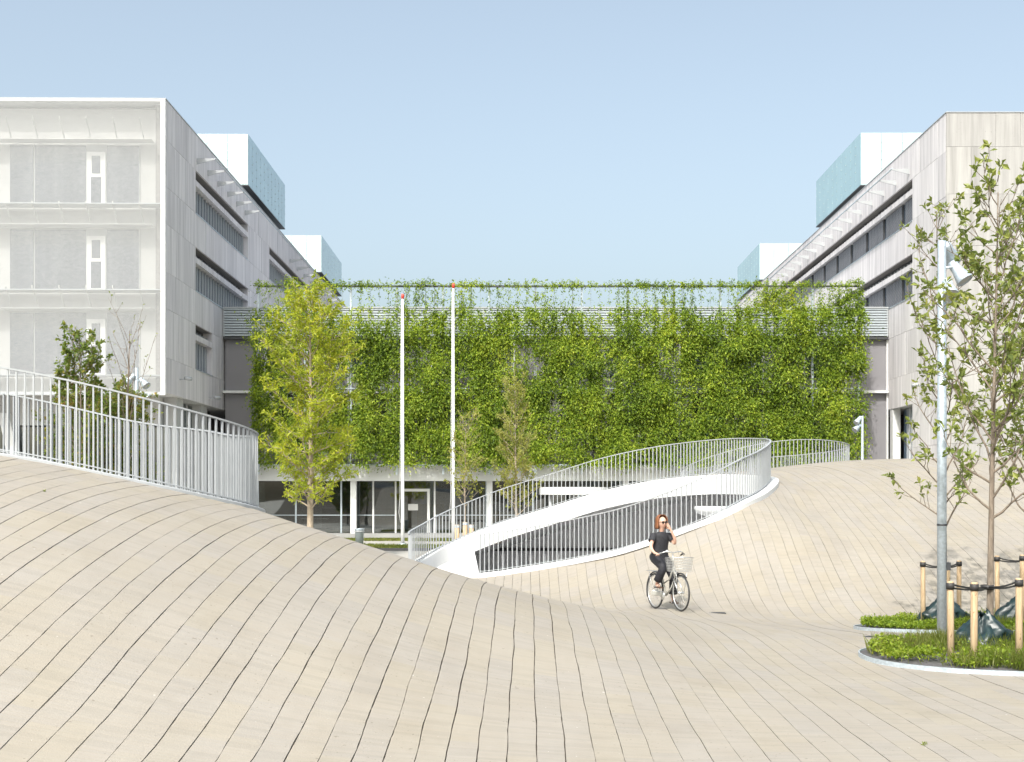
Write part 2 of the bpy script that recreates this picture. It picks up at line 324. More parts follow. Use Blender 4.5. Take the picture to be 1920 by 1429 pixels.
def spline_closed(pp, n):
    pp = np.asarray(pp, float); m = len(pp); out = []
    for i in range(m):
        p0, p1, p2, p3 = pp[i-1], pp[i], pp[(i+1) % m], pp[(i+2) % m]
        for t in np.linspace(0, 1, 12, endpoint=False):
            out.append(.5 * ((2*p1) + (-p0+p2)*t + (2*p0-5*p1+4*p2-p3)*t*t + (-p0+3*p1-3*p2+p3)*t**3))
    return resample(np.array(out), n)
def resample(q, n, closed=True):
    if closed: q = np.vstack([q, q[:1]])
    s = np.concatenate([[0], np.cumsum(np.linalg.norm(np.diff(q, axis=0), axis=1))])
    u = np.linspace(0, s[-1], n + (1 if closed else 0))
    if closed: u = u[:-1]
    return np.stack([np.interp(u, s, q[:, k]) for k in range(q.shape[1])], 1)
def superell(cx, cy, a, b, n, m):
    th = np.linspace(0, 2*np.pi, 400, endpoint=False); c, s_ = np.cos(th), np.sin(th)
    return resample(np.stack([cx + a*np.sign(c)*abs(c)**(2/n), cy + b*np.sign(s_)*abs(s_)**(2/n)], 1), m)
OPEN_R = spline_closed([q[:2] for q in RIM_R], 180)
OPEN_L = spline_closed([(-8.5,16.2),(-6.8,16.45),(-5.2,16.85),(-4.25,17.6),(-3.88,18.5),(-4.3,19.6),(-5.2,20.9),(-6.5,22.0),(-8.0,22.8),(-9.8,23.4),(-12.5,23.6),(-15,22.5),(-16,20.3),(-15.6,18.2),(-13,16.6),(-10.5,16.1)], 170)
OPEN_F = superell(9.3, 50.3, 3.3, 2.5, 2.1, 110)
BED1 = superell(7.45, 16.1, 3.25, 1.65, 2.2, 90)
BED2 = superell(9.25, 22.2, 3.55, 1.95, 2.2, 90)
HOLES = [OPEN_R, OPEN_L, OPEN_F]
def hole_spans(x):
    sp = []
    for poly in HOLES:
        a = poly; b = np.roll(poly, -1, 0); c = (a[:, 0] - x) * (b[:, 0] - x) < 0
        if c.any():
            ys = np.sort(a[c, 1] + (x - a[c, 0]) / (b[c, 0] - a[c, 0]) * (b[c, 1] - a[c, 1]))
            for i in range(0, len(ys) - 1, 2): sp.append((ys[i], ys[i+1]))
    return sp
def column(x, ys, dy):
    """sample heights down one column, snapped to the edges of the openings; returns y and a keep mask"""
    y = ys.copy(); keep = np.ones(len(y), bool)
    for (a, b) in hole_spans(x):
        ins = (ys > a) & (ys < b); keep &= ~ins
        near = ins & (ys - a < dy); y[near] = a; keep |= near
        near2 = ins & ~near & (b - ys < dy); y[near2] = b; keep |= near2
    return y, keep

def make_plaza():
    # bed of sand and sub-base that shows in the open joints: one continuous sheet with the openings cut out
    xs = np.arange(-22, 26.01, .25); dy = .25; ys = np.arange(-6, 68.01, dy)
    V = []; K = []
    for x in xs:
        y, k = column(x, ys, dy * 1.01); V.append(np.stack([np.full_like(y, x), y], 1)); K.append(k)
    V = np.array(V); K = np.array(K); z = H(V[..., 0], V[..., 1]) - .022
    VV = np.concatenate([V, z[..., None]], -1).reshape(-1, 3); ny = len(ys); idx = np.arange(len(xs) * ny).reshape(len(xs), ny)
    q = np.stack([idx[:-1, :-1], idx[1:, :-1], idx[1:, 1:], idx[:-1, 1:]], -1).reshape(-1, 4)
    kk = K.ravel()[q].all(1); dyq = VV[q[:, 3], 1] - VV[q[:, 0], 1]; q = q[kk]
    plaza = link('plaza', mesh_np('plaza', VV, q, True), JOINT); plaza['kind'] = 'structure'
    # strips of brick
    dy = .108; ys = np.arange(4.6, 57, dy); rr = np.random.default_rng(3)
    ks = np.arange(-62, 92)
    jit = rr.normal(0, 1, (len(ks) + 1, len(ys)))
    raw = rr.normal(0, 1, jit.shape)
    for _ in range(9): jit = .5 * jit + .25 * (np.roll(jit, 1, 1) + np.roll(jit, -1, 1))
    for i, k in enumerate(ks):
        x0 = W_STRIP * (k + .285); x1 = x0 + W_STRIP
        g0 = .0040 if x0 < .4 else .0026; g1 = g0
        n0, n1 = len(hole_spans(x0)), len(hole_spans(x1)); nc = 2 if n0 == n1 else 8
        cols = []; keep = []
        for e in range(nc):
            t_ = e/(nc-1); xe = x0+(x1-x0)*t_; y, kp = column(xe, ys, dy*1.01); keep.append(kp)
            def edge(j, sg): return jit[j]*.010+sg*np.maximum(g0*(1+.25*np.sin(ys*.9+j*2.1)+.3*jit[j-1])+.0011*raw[(j*7+sg) % len(raw)], .0010)
            cols.append((xe+(1-t_)*edge(i, 1)+t_*edge(i+1, -1), y))
        dz = rr.normal(0, .0012); m = len(ys); tops = [np.stack([xc, yc, H(xc, yc)+dz], 1) for xc, yc in cols]; low = np.array([0, 0, .03])
        V = np.concatenate([tops[0]-low, tops[0]]+tops+[tops[-1], tops[-1]-low]); fs = []
        for c, (ca, cb) in [(0, (0, 0))]+[(2+e, (e, e+1)) for e in range(nc-1)]+[(2+nc, (nc-1, nc-1))]:
            j = np.arange(m-1); ya, yb = cols[ca][1], cols[cb][1]
            ok = keep[ca][:-1] & keep[ca][1:] & keep[cb][:-1] & keep[cb][1:] & (np.maximum(ya[1:]-ya[:-1], yb[1:]-yb[:-1]) > .001) & (ya[1:]-ya[:-1] < .45); j = j[ok]
            fs.append(np.stack([c*m+j, (c+1)*m+j, (c+1)*m+j+1, c*m+j+1], 1))
        fs = np.concatenate(fs)
        if not len(fs): continue
        used = np.unique(fs); rm = np.full(len(V), -1); rm[used] = np.arange(len(used))
        me = mesh_np('paving_strip', V[used], rm[fs], True)
        link('paving_strip', me, PAVE, plaza)
    # the ground around the modelled terrain
    b = MB(); z = -.345
    for (x0, x1, y0, y1) in ((-900, 900, 68, 1500), (-900, -22, -300, 68), (26, 900, -300, 68), (-22, 26, -300, -6)):
        b.add([(x0,y0,z),(x1,y0,z),(x1,y1,z),(x0,y1,z)], [(0,1,2,3)])
    g = b.build('ground', REAR); g['kind'] = 'structure'
    # grey pavement behind the mounds
    xs = np.arange(-22, 26.01, .5); ys = np.arange(40, 68.01, .5); X, Y = np.meshgrid(xs, ys, indexing='ij'); Z = H(X, Y) + .006
    idx = np.arange(X.size).reshape(X.shape); q = np.stack([idx[:-1,:-1], idx[1:,:-1], idx[1:,1:], idx[:-1,1:]], -1).reshape(-1, 4)
    V = np.stack([X, Y, Z], -1).reshape(-1, 3); q = q[(V[q][:, :, 2] < .12).all(1)]
    used = np.unique(q); rm = np.full(len(V), -1); rm[used] = np.arange(len(used))
    r = link('pavement', mesh_np('pavement', V[used], rm[q], True), REAR); r['kind'] = 'structure'
make_plaza()

# ------------------------------------------------------------------ rims, pits and railings of the openings
def outward(poly):
    t = np.roll(poly, -1, 0) - np.roll(poly, 1, 0); n = np.stack([t[:, 1], -t[:, 0]], 1); n /= np.linalg.norm(n, axis=1)[:, None]
    ar = .5 * np.sum(poly[:, 0] * np.roll(poly[:, 1], -1) - np.roll(poly[:, 0], -1) * poly[:, 1])
    return n if ar > 0 else -n
def ring(poly, prof, zs):
    """sweep a profile of (offset outwards, height above zs) round a closed outline"""
    n = outward(poly); m = len(poly); rings = []
    for (o, dz) in prof:
        p = poly + n * o; zz = zs + dz if np.isscalar(dz) else zs + dz
        rings.append(np.stack([p[:, 0], p[:, 1], zz], 1))
    V = np.concatenate(rings); k = len(prof); i = np.arange(m); j = (i + 1) % m
    fs = np.concatenate([np.stack([c*m+i, c*m+j, ((c+1) % k)*m+j, ((c+1) % k)*m+i], 1) for c in range(k)])
    return V, fs
def rim(name, poly, top, width, depth, mat, label, cat='rim', group=None):
    zs = H(poly[:, 0], poly[:, 1])
    V, fs = ring(poly, [(width, -.06), (width, top - .012), (width - .012, top), (-.10, top), (-.112, top - .012), (-.112, -depth), (-.02, -depth), (.0, -.06)], zs)
    o = link(name, mesh_np(name, V, fs), mat); return tag(o, label, cat, group)
rim('opening_rim', OPEN_R, .075, .17, .46, WHITE, 'broad white curved rim round the large opening in the middle of the plaza')
rim('opening_rim', OPEN_L, .03, .07, .40, WSTEEL, 'thin pale edge strip along the crest of the left mound below its railing')
rim('opening_rim', OPEN_F, .05, .10, .40, WHITE, 'small white rim on top of the far right mound')

_bal = {}
def railing(path, height, spacing, label, closed=False, bw=.021, bd=.03, mat=WSTEEL, lift=.03, group='railings round the openings'):
    """path: (n,3) points of the kerb the railing stands on"""
    path = np.asarray(path); d = np.linalg.norm(np.diff(path, axis=0), axis=1).sum()
    if closed: d += np.linalg.norm(path[0] - path[-1])
    n = int(d / spacing); q = resample(path, n, closed)
    th = empty('railing', tuple(path[0]), 0, label, 'railing', group); off = Vector(path[0])
    inv = lambda p: (p[0] - off.x, p[1] - off.y, p[2] - off.z)
    nn = len(q)
    T = (np.roll(q, -1, 0) - np.roll(q, 1, 0)) if closed else np.gradient(q, axis=0)
    def bar(name, z0, hw, hh):
        V = []; t2 = T[:, :2] / np.linalg.norm(T[:, :2], axis=1)[:, None]; nx = np.stack([t2[:, 1], -t2[:, 0]], 1)
        for (a, b) in ((-hw, -hh), (hw, -hh), (hw, hh), (-hw, hh)):
            V.append(np.stack([q[:, 0] + nx[:, 0]*a - off.x, q[:, 1] + nx[:, 1]*a - off.y, q[:, 2] + z0 + b - off.z], 1))
        V = np.concatenate(V); m = nn; i = np.arange(m if closed else m - 1); j = (i + 1) % m
        fs = np.concatenate([np.stack([c*m+i, c*m+j, ((c+1) % 4)*m+j, ((c+1) % 4)*m+i], 1) for c in range(4)])
        link(name, mesh_np(name, V, fs), mat, th)
    bar('top_rail', height, .024, .011); bar('bottom_rail', lift + .012, .02, .008)
    key = (bw, bd, height)
    if key not in _bal:
        b = MB().box(-bd/2, bd/2, -bw/2, bw/2, -.06, height - .011); me = bpy.data.meshes.new('baluster'); me.from_pydata(b.v, [], b.f); me.materials.append(mat); _bal[key] = me
    for i in range(nn):
        o = link('baluster', _bal[key], None, th, inv(q[i])); o.rotation_euler = (0, 0, math.atan2(T[i, 1], T[i, 0]) + math.pi / 2)
    return th
def rail_path(poly, off, top):
    p = poly + outward(poly) * off; return np.concatenate([p, (H(poly[:, 0], poly[:, 1]) + top)[:, None]], 1)
# left mound: runs right round the opening
pl = rail_path(OPEN_L, -.05, .03)
railing(pl, 1.10, .107, 'white railing of thin uprights looping over the crest of the left mound', True)
# middle opening: from the near left end round the right tip and back along the far side, round the left tip
pr = rail_path(OPEN_R, -.04, .075)
ang = 0
i0 = int(np.argmin(np.hypot(OPEN_R[:, 0] + 1.25, OPEN_R[:, 1] - 32.5)))
i1 = int(np.argmin(np.hypot(OPEN_R[:, 0] + 3.15, OPEN_R[:, 1] - 34.4)))
pr2 = np.roll(pr, -i0, 0)[: ((i1 - i0) % len(pr)) + 1]
zr = pr2[:, 2].copy()
railing(pr2, .98, .128, 'long white railing of thin uprights curving round the large opening behind the cyclist', False, .02, .026)
pf = rail_path(OPEN_F, -.04, .05)
railing(pf, 1.05, .15, 'small looped white railing on the far right mound against the green wall', True, .02, .026)

def pit(poly, z0, name, mat, label):
    """shaft walls below an opening that the camera does not look down into"""
    zs = H(poly[:, 0], poly[:, 1]); m = len(poly); p = poly - outward(poly) * .03
    V = np.concatenate([np.stack([p[:, 0], p[:, 1], zs - .35], 1), np.stack([p[:, 0], p[:, 1], np.full(m, z0)], 1), [[*p.mean(0), z0]]])
    i = np.arange(m); j = (i + 1) % m
    w = MB(); w.v = [tuple(q) for q in V]; w.f = [(int(a), int(b), int(b) + m, int(a) + m) for a, b in zip(i, j)] + [(int(a) + m, int(b) + m, 2 * m) for a, b in zip(i, j)]
    w.smooth = [False] * len(w.f); return tag(w.build(name, mat), label, 'light well')
pit(OPEN_L, -1.4, 'light_well', CONC, 'grey concrete light well inside the left mound opening')
pit(OPEN_F, -1.4, 'light_well', CONC, 'grey concrete light well inside the far right mound opening')

# hall under the middle mound, seen through the opening
hall = empty('bicycle_hall', (2, 37, -1.9), 0, 'dim grey hall below the middle mound seen through its opening', 'hall')
def hall_mesh():
    o = hall.location; x0, x1, y0, y1, zf = -6.5, 13.0, 27.5, 45.5, -1.9
    xs = np.arange(x0, x1 + .01, .25); ys = np.arange(y0, y1 + .01, .25); V = []; K = []
    for x in xs:
        y, k = column(x, ys, .2525); V.append(np.stack([np.full_like(y, x), y], 1)); K.append(k)
    V = np.array(V); K = np.array(K); Z = np.maximum(H(V[..., 0], V[..., 1]) - .46, -1.5); ny = len(ys)
    idx = np.arange(len(xs)*ny).reshape(len(xs), ny); q = np.stack([idx[:-1,:-1], idx[1:,:-1], idx[1:,1:], idx[:-1,1:]], -1).reshape(-1, 4); q = q[K.ravel()[q].all(1)]
    VV = np.concatenate([V, Z[..., None]], -1).reshape(-1, 3) - np.array(o)
    link('soffit', mesh_np('soffit', VV, q, True), HALLC, hall)
    MB().add([(x0-o.x,y0-o.y,0),(x1-o.x,y0-o.y,0),(x1-o.x,y1-o.y,0),(x0-o.x,y1-o.y,0)], [(0,1,2,3)]).build('floor', HALLC, hall)
    for (ax, ay, bx_, by) in ((x0,y1,x1,y1),(x0,y0,x0,y1),(x1,y0,x1,y1),(x0,y0,x1,y0)):
        w = MB(); n = 40; vs = []
        for i in range(n + 1):
            x = ax + (bx_-ax)*i/n; y = ay + (by-ay)*i/n; vs += [(x-o.x, y-o.y, 0), (x-o.x, y-o.y, h1(x, y) - .1 - o.z)]
        w.add(vs, [(2*i, 2*i+2, 2*i+3, 2*i+1) for i in range(n)]); w.build('wall', HALLC, hall)
    bx('dark_ledge', BLACKF, hall, x0-o.x, x1-o.x, y1-.12-o.y, y1-.01-o.y, .10-o.z, .20-o.z)  # dark line along the back wall, set as a black ledge
    for px in (942.5, 969, 995, 1021, 1046):
        X, Y = PX(px, 40.0), 40.0
        b = MB(); b.tube([(X-o.x, Y-o.y, 0), (X-o.x, Y-o.y, PZ(1039, Y)-o.z)], .055, 12); b.build('post', WHITE, hall)
    # white inner flanks of the shell where it comes down to the ground
    b = MB(); vs = []; fs = []
    a = [(-3.25,35.6),(-2.95,36.15),(-2.5,36.5),(-2.0,36.75),(-1.55,36.9)]
    for i, (x, y) in enumerate(a): vs += [(x-o.x, y-o.y, h1(x, y) - .35 - o.z), (x + .55 - o.x, y-.9-o.y, 0)]
    for i in range(len(a)-1): fs.append((2*i, 2*i+1, 2*i+3, 2*i+2))
    b.add(vs, fs, True); b.build('shell_flank', WHITE, hall)
    b = MB(); n = 26; vs = []; cx, cy = 5.62, 36.0  # white slab added and shaped to stand for a sunlit patch inside
    for k in range(n):
        t = 2*math.pi*k/n
        for (r, z) in ((.45, 1.42), (.86, 1.56), (.95, 1.70), (.93, 1.76)): vs.append((cx+r*math.cos(t)-o.x, cy+.8*r*math.sin(t)-o.y, z-o.z))
    b.add(vs, [(4*k+c, 4*((k+1) % n)+c, 4*((k+1) % n)+c+1, 4*k+c+1) for k in range(n) for c in range(3)], True); b.add([vs[4*k+3] for k in range(n)], [tuple(range(n))]); b.build('sun_patch_landing', WHITE, hall)
    bx('landing_pier', HALLC, hall, cx-.3-o.x, cx+.3-o.x, cy-.3-o.y, cy+.3-o.y, 0, 1.22-o.z)
hall_mesh()

# brick seating steps behind the middle opening
st = empty('brick_steps', (-.3, 40.6, 0), 0, 'four beige brick steps climbing behind the middle railing', 'steps')
for (xa, xb, ya) in ((904, 939, 993), (939, 974, 982), (974, 1013, 970), (1013, 1052, 959)):
    Y = 40.0; z1 = PZ(ya, Y); X0, X1 = PX(xa, Y), PX(xb, Y); zb = min(h1(X0, 40.1), h1(X0, 42.1), h1(X1, 42.1)) - .25
    b = MB().box(X0+.3, X1+.3-.004, -.6, 1.6, zb, z1); b.build('step', PAVE, st, None, .012)
# slot drains in the paving
for (xa, xb, yy, ang, lab) in ((1319, 1359, 1144, 0, 'short dark slot drain in the paving right of the bicycle'), (1622, 1680, 1190, 0, 'short dark slot drain in the paving beside the grassy planting bed')):
    Y = (EZ + .12) * F / (yy - HY) if yy < 1180 else EZ * F / (yy - HY); X0, X1 = PX(xa, Y), PX(xb, Y)
    th = empty('slot_drain', (X0, Y, h1((X0+X1)/2, Y) + .004), 0, lab, 'drain', 'slot drains in the paving')
    L = X1 - X0
    MB().box(0, L, -.07, .07, -.03, 0).build('channel', BLACKF, th)
    MB().box(-.012, L+.012, .07, .085, -.03, .004).box(-.012, L+.012, -.085, -.07, -.03, .004).build('frame', DARK, th)
    for i in range(9): MB().box(L*(i+.3)/9, L*(i+.55)/9, -.069, .069, .0005, .004).build('bar', DARK, th)

# ------------------------------------------------------------------ buildings
ROOF, BASE = 20.65, 6.9
ROWS = [6.9, 8.57, 10.87, 12.6, 14.85, 16.6, 18.8, 20.65]
G_ = .012
def panel_row(parent, mat, plane, fixed, a0, a1, z0, z1, holes=(), seed=0, wmin=1.1, wmax=2.5, th=.1, sgn=1):
    """row of stone panels on a vertical plane. plane 'x': wall at x=fixed running along y; plane 'y': wall at y=fixed along x.
    holes: (from, to) stretches of this row left open"""
    rr = random.Random(seed); cuts = [a0]
    edges = sorted({e for h in holes for e in h if a0 < e < a1} | {a1}); p = a0
    for e in edges:
        while e - p > wmax * 1.25:
            p += rr.choice([1.2, 1.2, 1.8, 2.4]) * (1 if wmax < 3 else 1.3); p = min(p, e - .6); cuts.append(p)
        p = e; cuts.append(e)
    for i in range(len(cuts) - 1):
        c0, c1 = cuts[i], cuts[i+1]; mid = (c0 + c1) / 2
        if any(h[0] - 1e-6 < mid < h[1] + 1e-6 for h in holes): continue
        t = th + rr.uniform(-.006, .006)
        if plane == 'x':
            xx = (fixed - t, fixed) if sgn > 0 else (fixed, fixed + t)
            if sgn > 0: bx('panel', mat, parent, fixed - .1, fixed - .1 + t, c0 + G_/2, c1 - G_/2, z0 + G_/2, z1 - G_/2)
            else: bx('panel', mat, parent, fixed + .1 - t, fixed + .1, c0 + G_/2, c1 - G_/2, z0 + G_/2, z1 - G_/2)
        else: bx('panel', mat, parent, c0 + G_/2, c1 - G_/2, fixed + .1 - t, fixed + .1, z0 + G_/2, z1 - G_/2)

def band_window(parent, sgn, y0, y1, z0, z1, pitch, glass, fin, blinds=None, depth=.32):
    """ribbon window in a side wall at x=0. sgn +1: wall looks to +x"""
    xin = -sgn * depth; a, b = sorted((xin, xin + sgn * .02))
    fr = bx('window', BLACKF, parent, *sorted((xin - sgn * .06, xin - sgn * .01)), y0, y1, z0, z1)
    n = max(1, round((y1 - y0) / pitch)); w = (y1 - y0) / n
    for i in range(n):
        ya = y0 + i * w
        bx_sub('pane', glass, fr, a, b, ya + .03, ya + w - .03, z0 + .05, z1 - .04)
        bx_sub('mullion', fin, fr, *sorted((xin + sgn * .03, xin + sgn * .12)), ya - .025, ya + .025, z0 + .02, z1 - .02)
        if blinds and (i % 6) != 3:
            bx_sub('blind', blinds, fr, *sorted((xin + sgn * .13, xin + sgn * .15)), ya + .04, ya + w - .02, z0 + .06, z1 - .05)
    return fr
def slot(parent, sgn, y0, y1, z0, z1):
    bx('slot_window', DARK, parent, *sorted((-sgn * .55, -sgn * .5)), y0, y1, z0, z1)
    n = int((y1 - y0) / .62)
    for i in range(n):
        y = y0 + (i + .5) * (y1 - y0) / n; bx('slot_bracket', WSTEEL, parent, *sorted((-sgn * .5, -sgn * .18)), y - .015, y + .015, z0 + .02, z0 + .2)
def mat_blind():
    m, t, b = newmat('slatted_blind'); g = t.nodes.new('ShaderNodeNewGeometry'); sp = t.nodes.new('ShaderNodeSeparateXYZ'); t.links.new(g.outputs['Position'], sp.inputs[0])
    f = math_(t, 'LESS_THAN', math_(t, 'FRACT', math_(t, 'DIVIDE', sp.outputs[2], .075)), .4)
    t.links.new(mixc(t, (.05, .052, .062), (.24, .24, .26), f), b.inputs['Base Color']); b.inputs['Roughness'].default_value = .55; return m
BLIND = mat_blind()

def glass_box(wing, sgn, xe, y0, y1, z0, z1, width, name='roof_pavilion'):
    """glazed plant room on the roof; xe = its long face towards the court, sgn = way that face looks"""
    xi = xe - sgn * width; xa, xb = sorted((xe, xi)); ci = .06
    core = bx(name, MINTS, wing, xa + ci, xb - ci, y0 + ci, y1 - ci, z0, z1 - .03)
    bx_sub('base', GALV, core, xa + 1.6, xb - 1.6, y0 + 1.6, y1 - 1.6, ROOF - .2, z0 - .012)
    bx_sub('edge_trim', DARK, core, xa - .012, xb + .012, y0 - .012, y1 + .012, z0 - .07, z0 - .014)
    n = round(width / 1.3); w = width / n
    for i in range(n):
        a = xa + i * w; bx_sub('glass_panel', MINT, core, a + .012, a + w - .012, y0, y0 + .03, z0, z1)
        for k in range(1, 6): bx_sub('fixing', GALV, core, a + w - .05, a + w + .05 if i < n - 1 else a + w - .01, y0 - .03, y0 - .002, z0 + (z1-z0)*k/6 - .022, z0 + (z1-z0)*k/6 + .022)
    n = round((y1 - y0) / 1.3); w = (y1 - y0) / n
    for i in range(n):
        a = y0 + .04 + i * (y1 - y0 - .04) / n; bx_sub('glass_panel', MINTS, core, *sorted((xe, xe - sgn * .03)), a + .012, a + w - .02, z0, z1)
        for k in range(1, 6): bx_sub('fixing', MINT, core, *sorted((xe + sgn * .002, xe + sgn * .03)), a - .04 + w, a + .04 + w if i < n - 1 else a + w - .01, z0 + (z1-z0)*k/6 - .022, z0 + (z1-z0)*k/6 + .022)

def bracket_mesh(sgn):
    """white tapering light arm, deep at the wall and thin at the tip"""
    b = MB(); L = .95 * sgn
    b.add([(0,-.03,-.30),(0,.03,-.30),(0,.03,0),(0,-.03,0),(L,-.025,-.06),(L,.025,-.06),(L,.025,0),(L,-.025,0)], [(0,1,2,3),(7,6,5,4),(0,4,5,1),(1,5,6,2),(2,6,7,3),(3,7,4,0)])
    me = bpy.data.meshes.new('awning_arm'); me.from_pydata(b.v, [], b.f); me.materials.append(WSTEEL); me.update(); return me

# ---- left wing
lw = empty('office_wing', (-17, 60, -.34), .0146, 'pale stone office wing on the left with a white metal mesh front', 'building', 'stone wings either side of the court')
lz = .34
def LW(name, mat, x0, x1, y0, y1, z0, z1): return bx(name, mat, lw, x0, x1, y0, y1, z0 + lz, z1 + lz)
ROWSL = [r + lz for r in ROWS]
LW('wall', CORE, -26, -.7, 1.1, 72, BASE + .05, ROOF - .1)
for s_, (z0, z1) in enumerate(zip(ROWSL[:-1], ROWSL[1:])):
    holes = []
    if s_ in (1,): holes = [(5.8, 9.5)]
    if s_ in (3, 5): holes = [(5.8, 19.0), (26.0, 44.0), (51, 68)]
    panel_row(lw, TRAV, 'x', 0, .12, 72, z0, z1, holes, 10 + s_)
    for (a, b_) in holes:          # lintel between slot and ribbon window, reveals
        panel_row(lw, TRAV, 'x', 0, a, b_, z1 - .80, z1 - .50, (), 30 + s_)
        MB().box(-.7, -.101, a - .005, b_ + .005, z1 - .80, z1 - .50).build('lintel', TRAV, lw)
        slot(lw, 1, a, b_, z1 - .50, z1 - .005)
        band_window(lw, 1, a, b_, z0 + .02, z1 - .80, .62, GLASSB, WSTEEL)
        bx('sill', GALV, lw, -.3, .03, a, b_, z0 - .03, z0 + .012)
        MB().box(-.7, -.101, a - .12, a - .01, z0, z1).build('reveal', TRAV, lw); MB().box(-.7, -.101, b_ + .01, b_ + .12, z0, z1).build('reveal', TRAV, lw)
# solid backing behind the panels between the openings
for s_, (z0, z1) in enumerate(zip(ROWSL[:-1], ROWSL[1:])):
    segs = [(.9, 72)]
    if s_ == 1: segs = [(.9, 5.67), (9.63, 72)]
    if s_ in (3, 5): segs = [(.9, 5.67), (19.13, 25.87), (44.13, 50.87), (68.13, 72)]
    for (a, b_) in segs: bx('backing', CORE, lw, -.7, -.102, a, b_, z0, z1)
am = bracket_mesh(1)
for y in list(np.arange(6.0, 19.5, 2.4)) + list(np.arange(34, 66, 3.2)): link('awning_arm', am, None, lw, (0.002, float(y), 19.45 + lz))
MB().tube([(.93, 6.0, 19.46 + lz), (.93, 70, 19.46 + lz)], .035, 8).build('awning_rail', GALV, lw)
b = MB().box(0.01, .93, 6.0, 70, 19.425 + lz, 19.44 + lz); 
LW('parapet_cap', WSTEEL, -26, .03, -.03, 72, ROOF - .0, ROOF + .05)
# mesh front: white corner post, floor edges, screens
LW('corner_post', WHITE, -.21, .0, -.03, .1, BASE - .12, ROOF - .004)
LW('roof_edge', WHITE, -26, -.212, -.02, .1, ROOF - .10, ROOF - .004)
LEV = [(15.8, 20.45), (11.76, 15.72), (7.75, 11.68)]
for z in (15.76, 11.72, 7.71): LW('floor_edge', WSTEEL, -26, -.212, -.02, .9, z - .022, z + .022)
LW('base_edge', WSTEEL, -26, -.212, -.02, .1, BASE - .12, BASE)
LW('soffit', WHITE, -26, -.05, .1, 72, BASE - .0, BASE + .04)
def sheet(name, mat, x0, x1, y, z0, z1):
    b = MB(); b.add([(x0, y, z0+lz), (x1, y, z0+lz), (x1, y, z1+lz), (x0, y, z1+lz)], [(0, 1, 2, 3)]); b.build(name, mat, lw)
for (z0, z1) in ((15.785, ROOF - .102), (11.745, 15.735), (7.735, 11.695)): sheet('mesh_screen', SCREEN, -26, -.213, -.012, z0, z1)
sheet('mesh_screen', SCREEN, -26, -.213, -.012, BASE + .002, 7.685)
WALLW = plain('rear_wall_paint', (.44, .44, .435), .8, var=.04, scale=1)
LW('front_wall', WALLW, -26, -.702, .98, 1.098, BASE, ROOF - .2)
for (z0, z1) in ((15.86, 18.75), (11.82, 14.75), (7.8, 10.8)):
    for rep in range(3):
        o = -rep * 8.4
        w = LW('window', WSTEEL, -7.62 + o, -1.45 + o, .93, .978, z0, z1)
        def sub(nm, mt, xa, xb, ya, yb, za, zb): return bx_sub(nm, mt, w, xa + o, xb + o, ya, yb, za + lz, zb + lz)
        for (xa, xb) in ((-7.58, -6.49), (-6.41, -4.0), (-3.0, -1.5)): sub('pane', GLASSM, xa, xb, .90, .928, z0 + .04, z1 - .04)
        sub('vent_frame', WHITE, -3.95, -3.05, .84, .928, z0 + .02, z1 - .35)
        zm = z0 + .48 * (z1 - z0)
        sub('vent_pane', GLASSM, -3.74, -3.26, .82, .838, z0 + .1, zm - .05); sub('vent_pane', GLASSM, -3.70, -3.30, .82, .838, zm + .12, z1 - .55)
    for x in np.arange(-25, -1.0, 1.25):
        b = MB(); x = float(x); z = z1 + .12 + lz
        b.add([(x-.02, .9, z), (x+.02, .9, z), (x+.02, .1, z + .9), (x-.02, .1, z + .9), (x-.02, .9, z + .12), (x+.02, .9, z + .12), (x+.02, .1, z + 1.02), (x-.02, .1, z + 1.02)],
              [(0,1,2,3),(7,6,5,4),(0,4,5,1),(1,5,6,2),(2,6,7,3),(3,7,4,0)]); b.build('screen_strut', WALLW, lw)
    LW('shelf', WALLW, -26, -.72, .15, .9, z1 + .06, z1 + .1)
# ground floor under the left wing
LW('ground_wall', CORE, -26, -2.6, 6.0, 70, -.2, BASE - .005)
MB().box(-26, -.9, 2.4, 2.9, 5.5 + lz, BASE + lz - .01).build('bulkhead', WALLW, lw)
for i, x in enumerate((-14.5, -11.0, -8.2, -5.6, -3.0)): 
    LW('ground_mullion', BLACKF if i % 2 else WHITE, x - .05, x + .05, 2.6, 2.75, -.2, 5.5)
    LW('ground_glass', GLASSG, x + .06, x + 2.4, 2.62, 2.66, .0, 5.4)
b = MB(); b.add([(-7.2,2.0,-.1),(-6.6,2.0,-.1),(-6.6,2.4,-.1),(-7.2,2.4,-.1),(-8.6,2.0,6.4),(-8.1,2.0,6.4),(-8.1,2.4,6.4),(-8.6,2.4,6.4)], [(0,3,2,1),(4,5,6,7),(0,1,5,4),(1,2,6,5),(2,3,7,6),(3,0,4,7)]); b.build('slanted_column', WHITE, lw)
for y in (3.0, 8.0): LW('pier', WALLW, -.9, -.25, y, y + 1.3, -.2, BASE - .005)
for i in range(3):
    y = 4.4 + i * 1.2; LW('side_pane', GLASSG, -.75, -.71, y + .04, y + 1.12, .0, BASE - .1); LW('side_mullion', WHITE if i else BLACKF, -.78, -.68, y - .03, y + .03, -.2, BASE - .05)
for i in range(3):
    y = 9.4 + i * .9; LW('side_pane', GLASSG, -.75, -.71, y + .04, y + .84, .0, BASE - .1); LW('side_mullion', WHITE, -.78, -.68, y - .03, y + .03, -.2, BASE - .05)
def floodlight(parent, x, y, z, sgn):
    b = MB(); b.tube([(x, y, z), (x + sgn*.35, y, z)], .025, 8); b.tube([(x + sgn*.3, y - .12, z + .05), (x + sgn*.55, y + .12, z + .03)], .09, 10); b.build('floodlight', WSTEEL, parent)
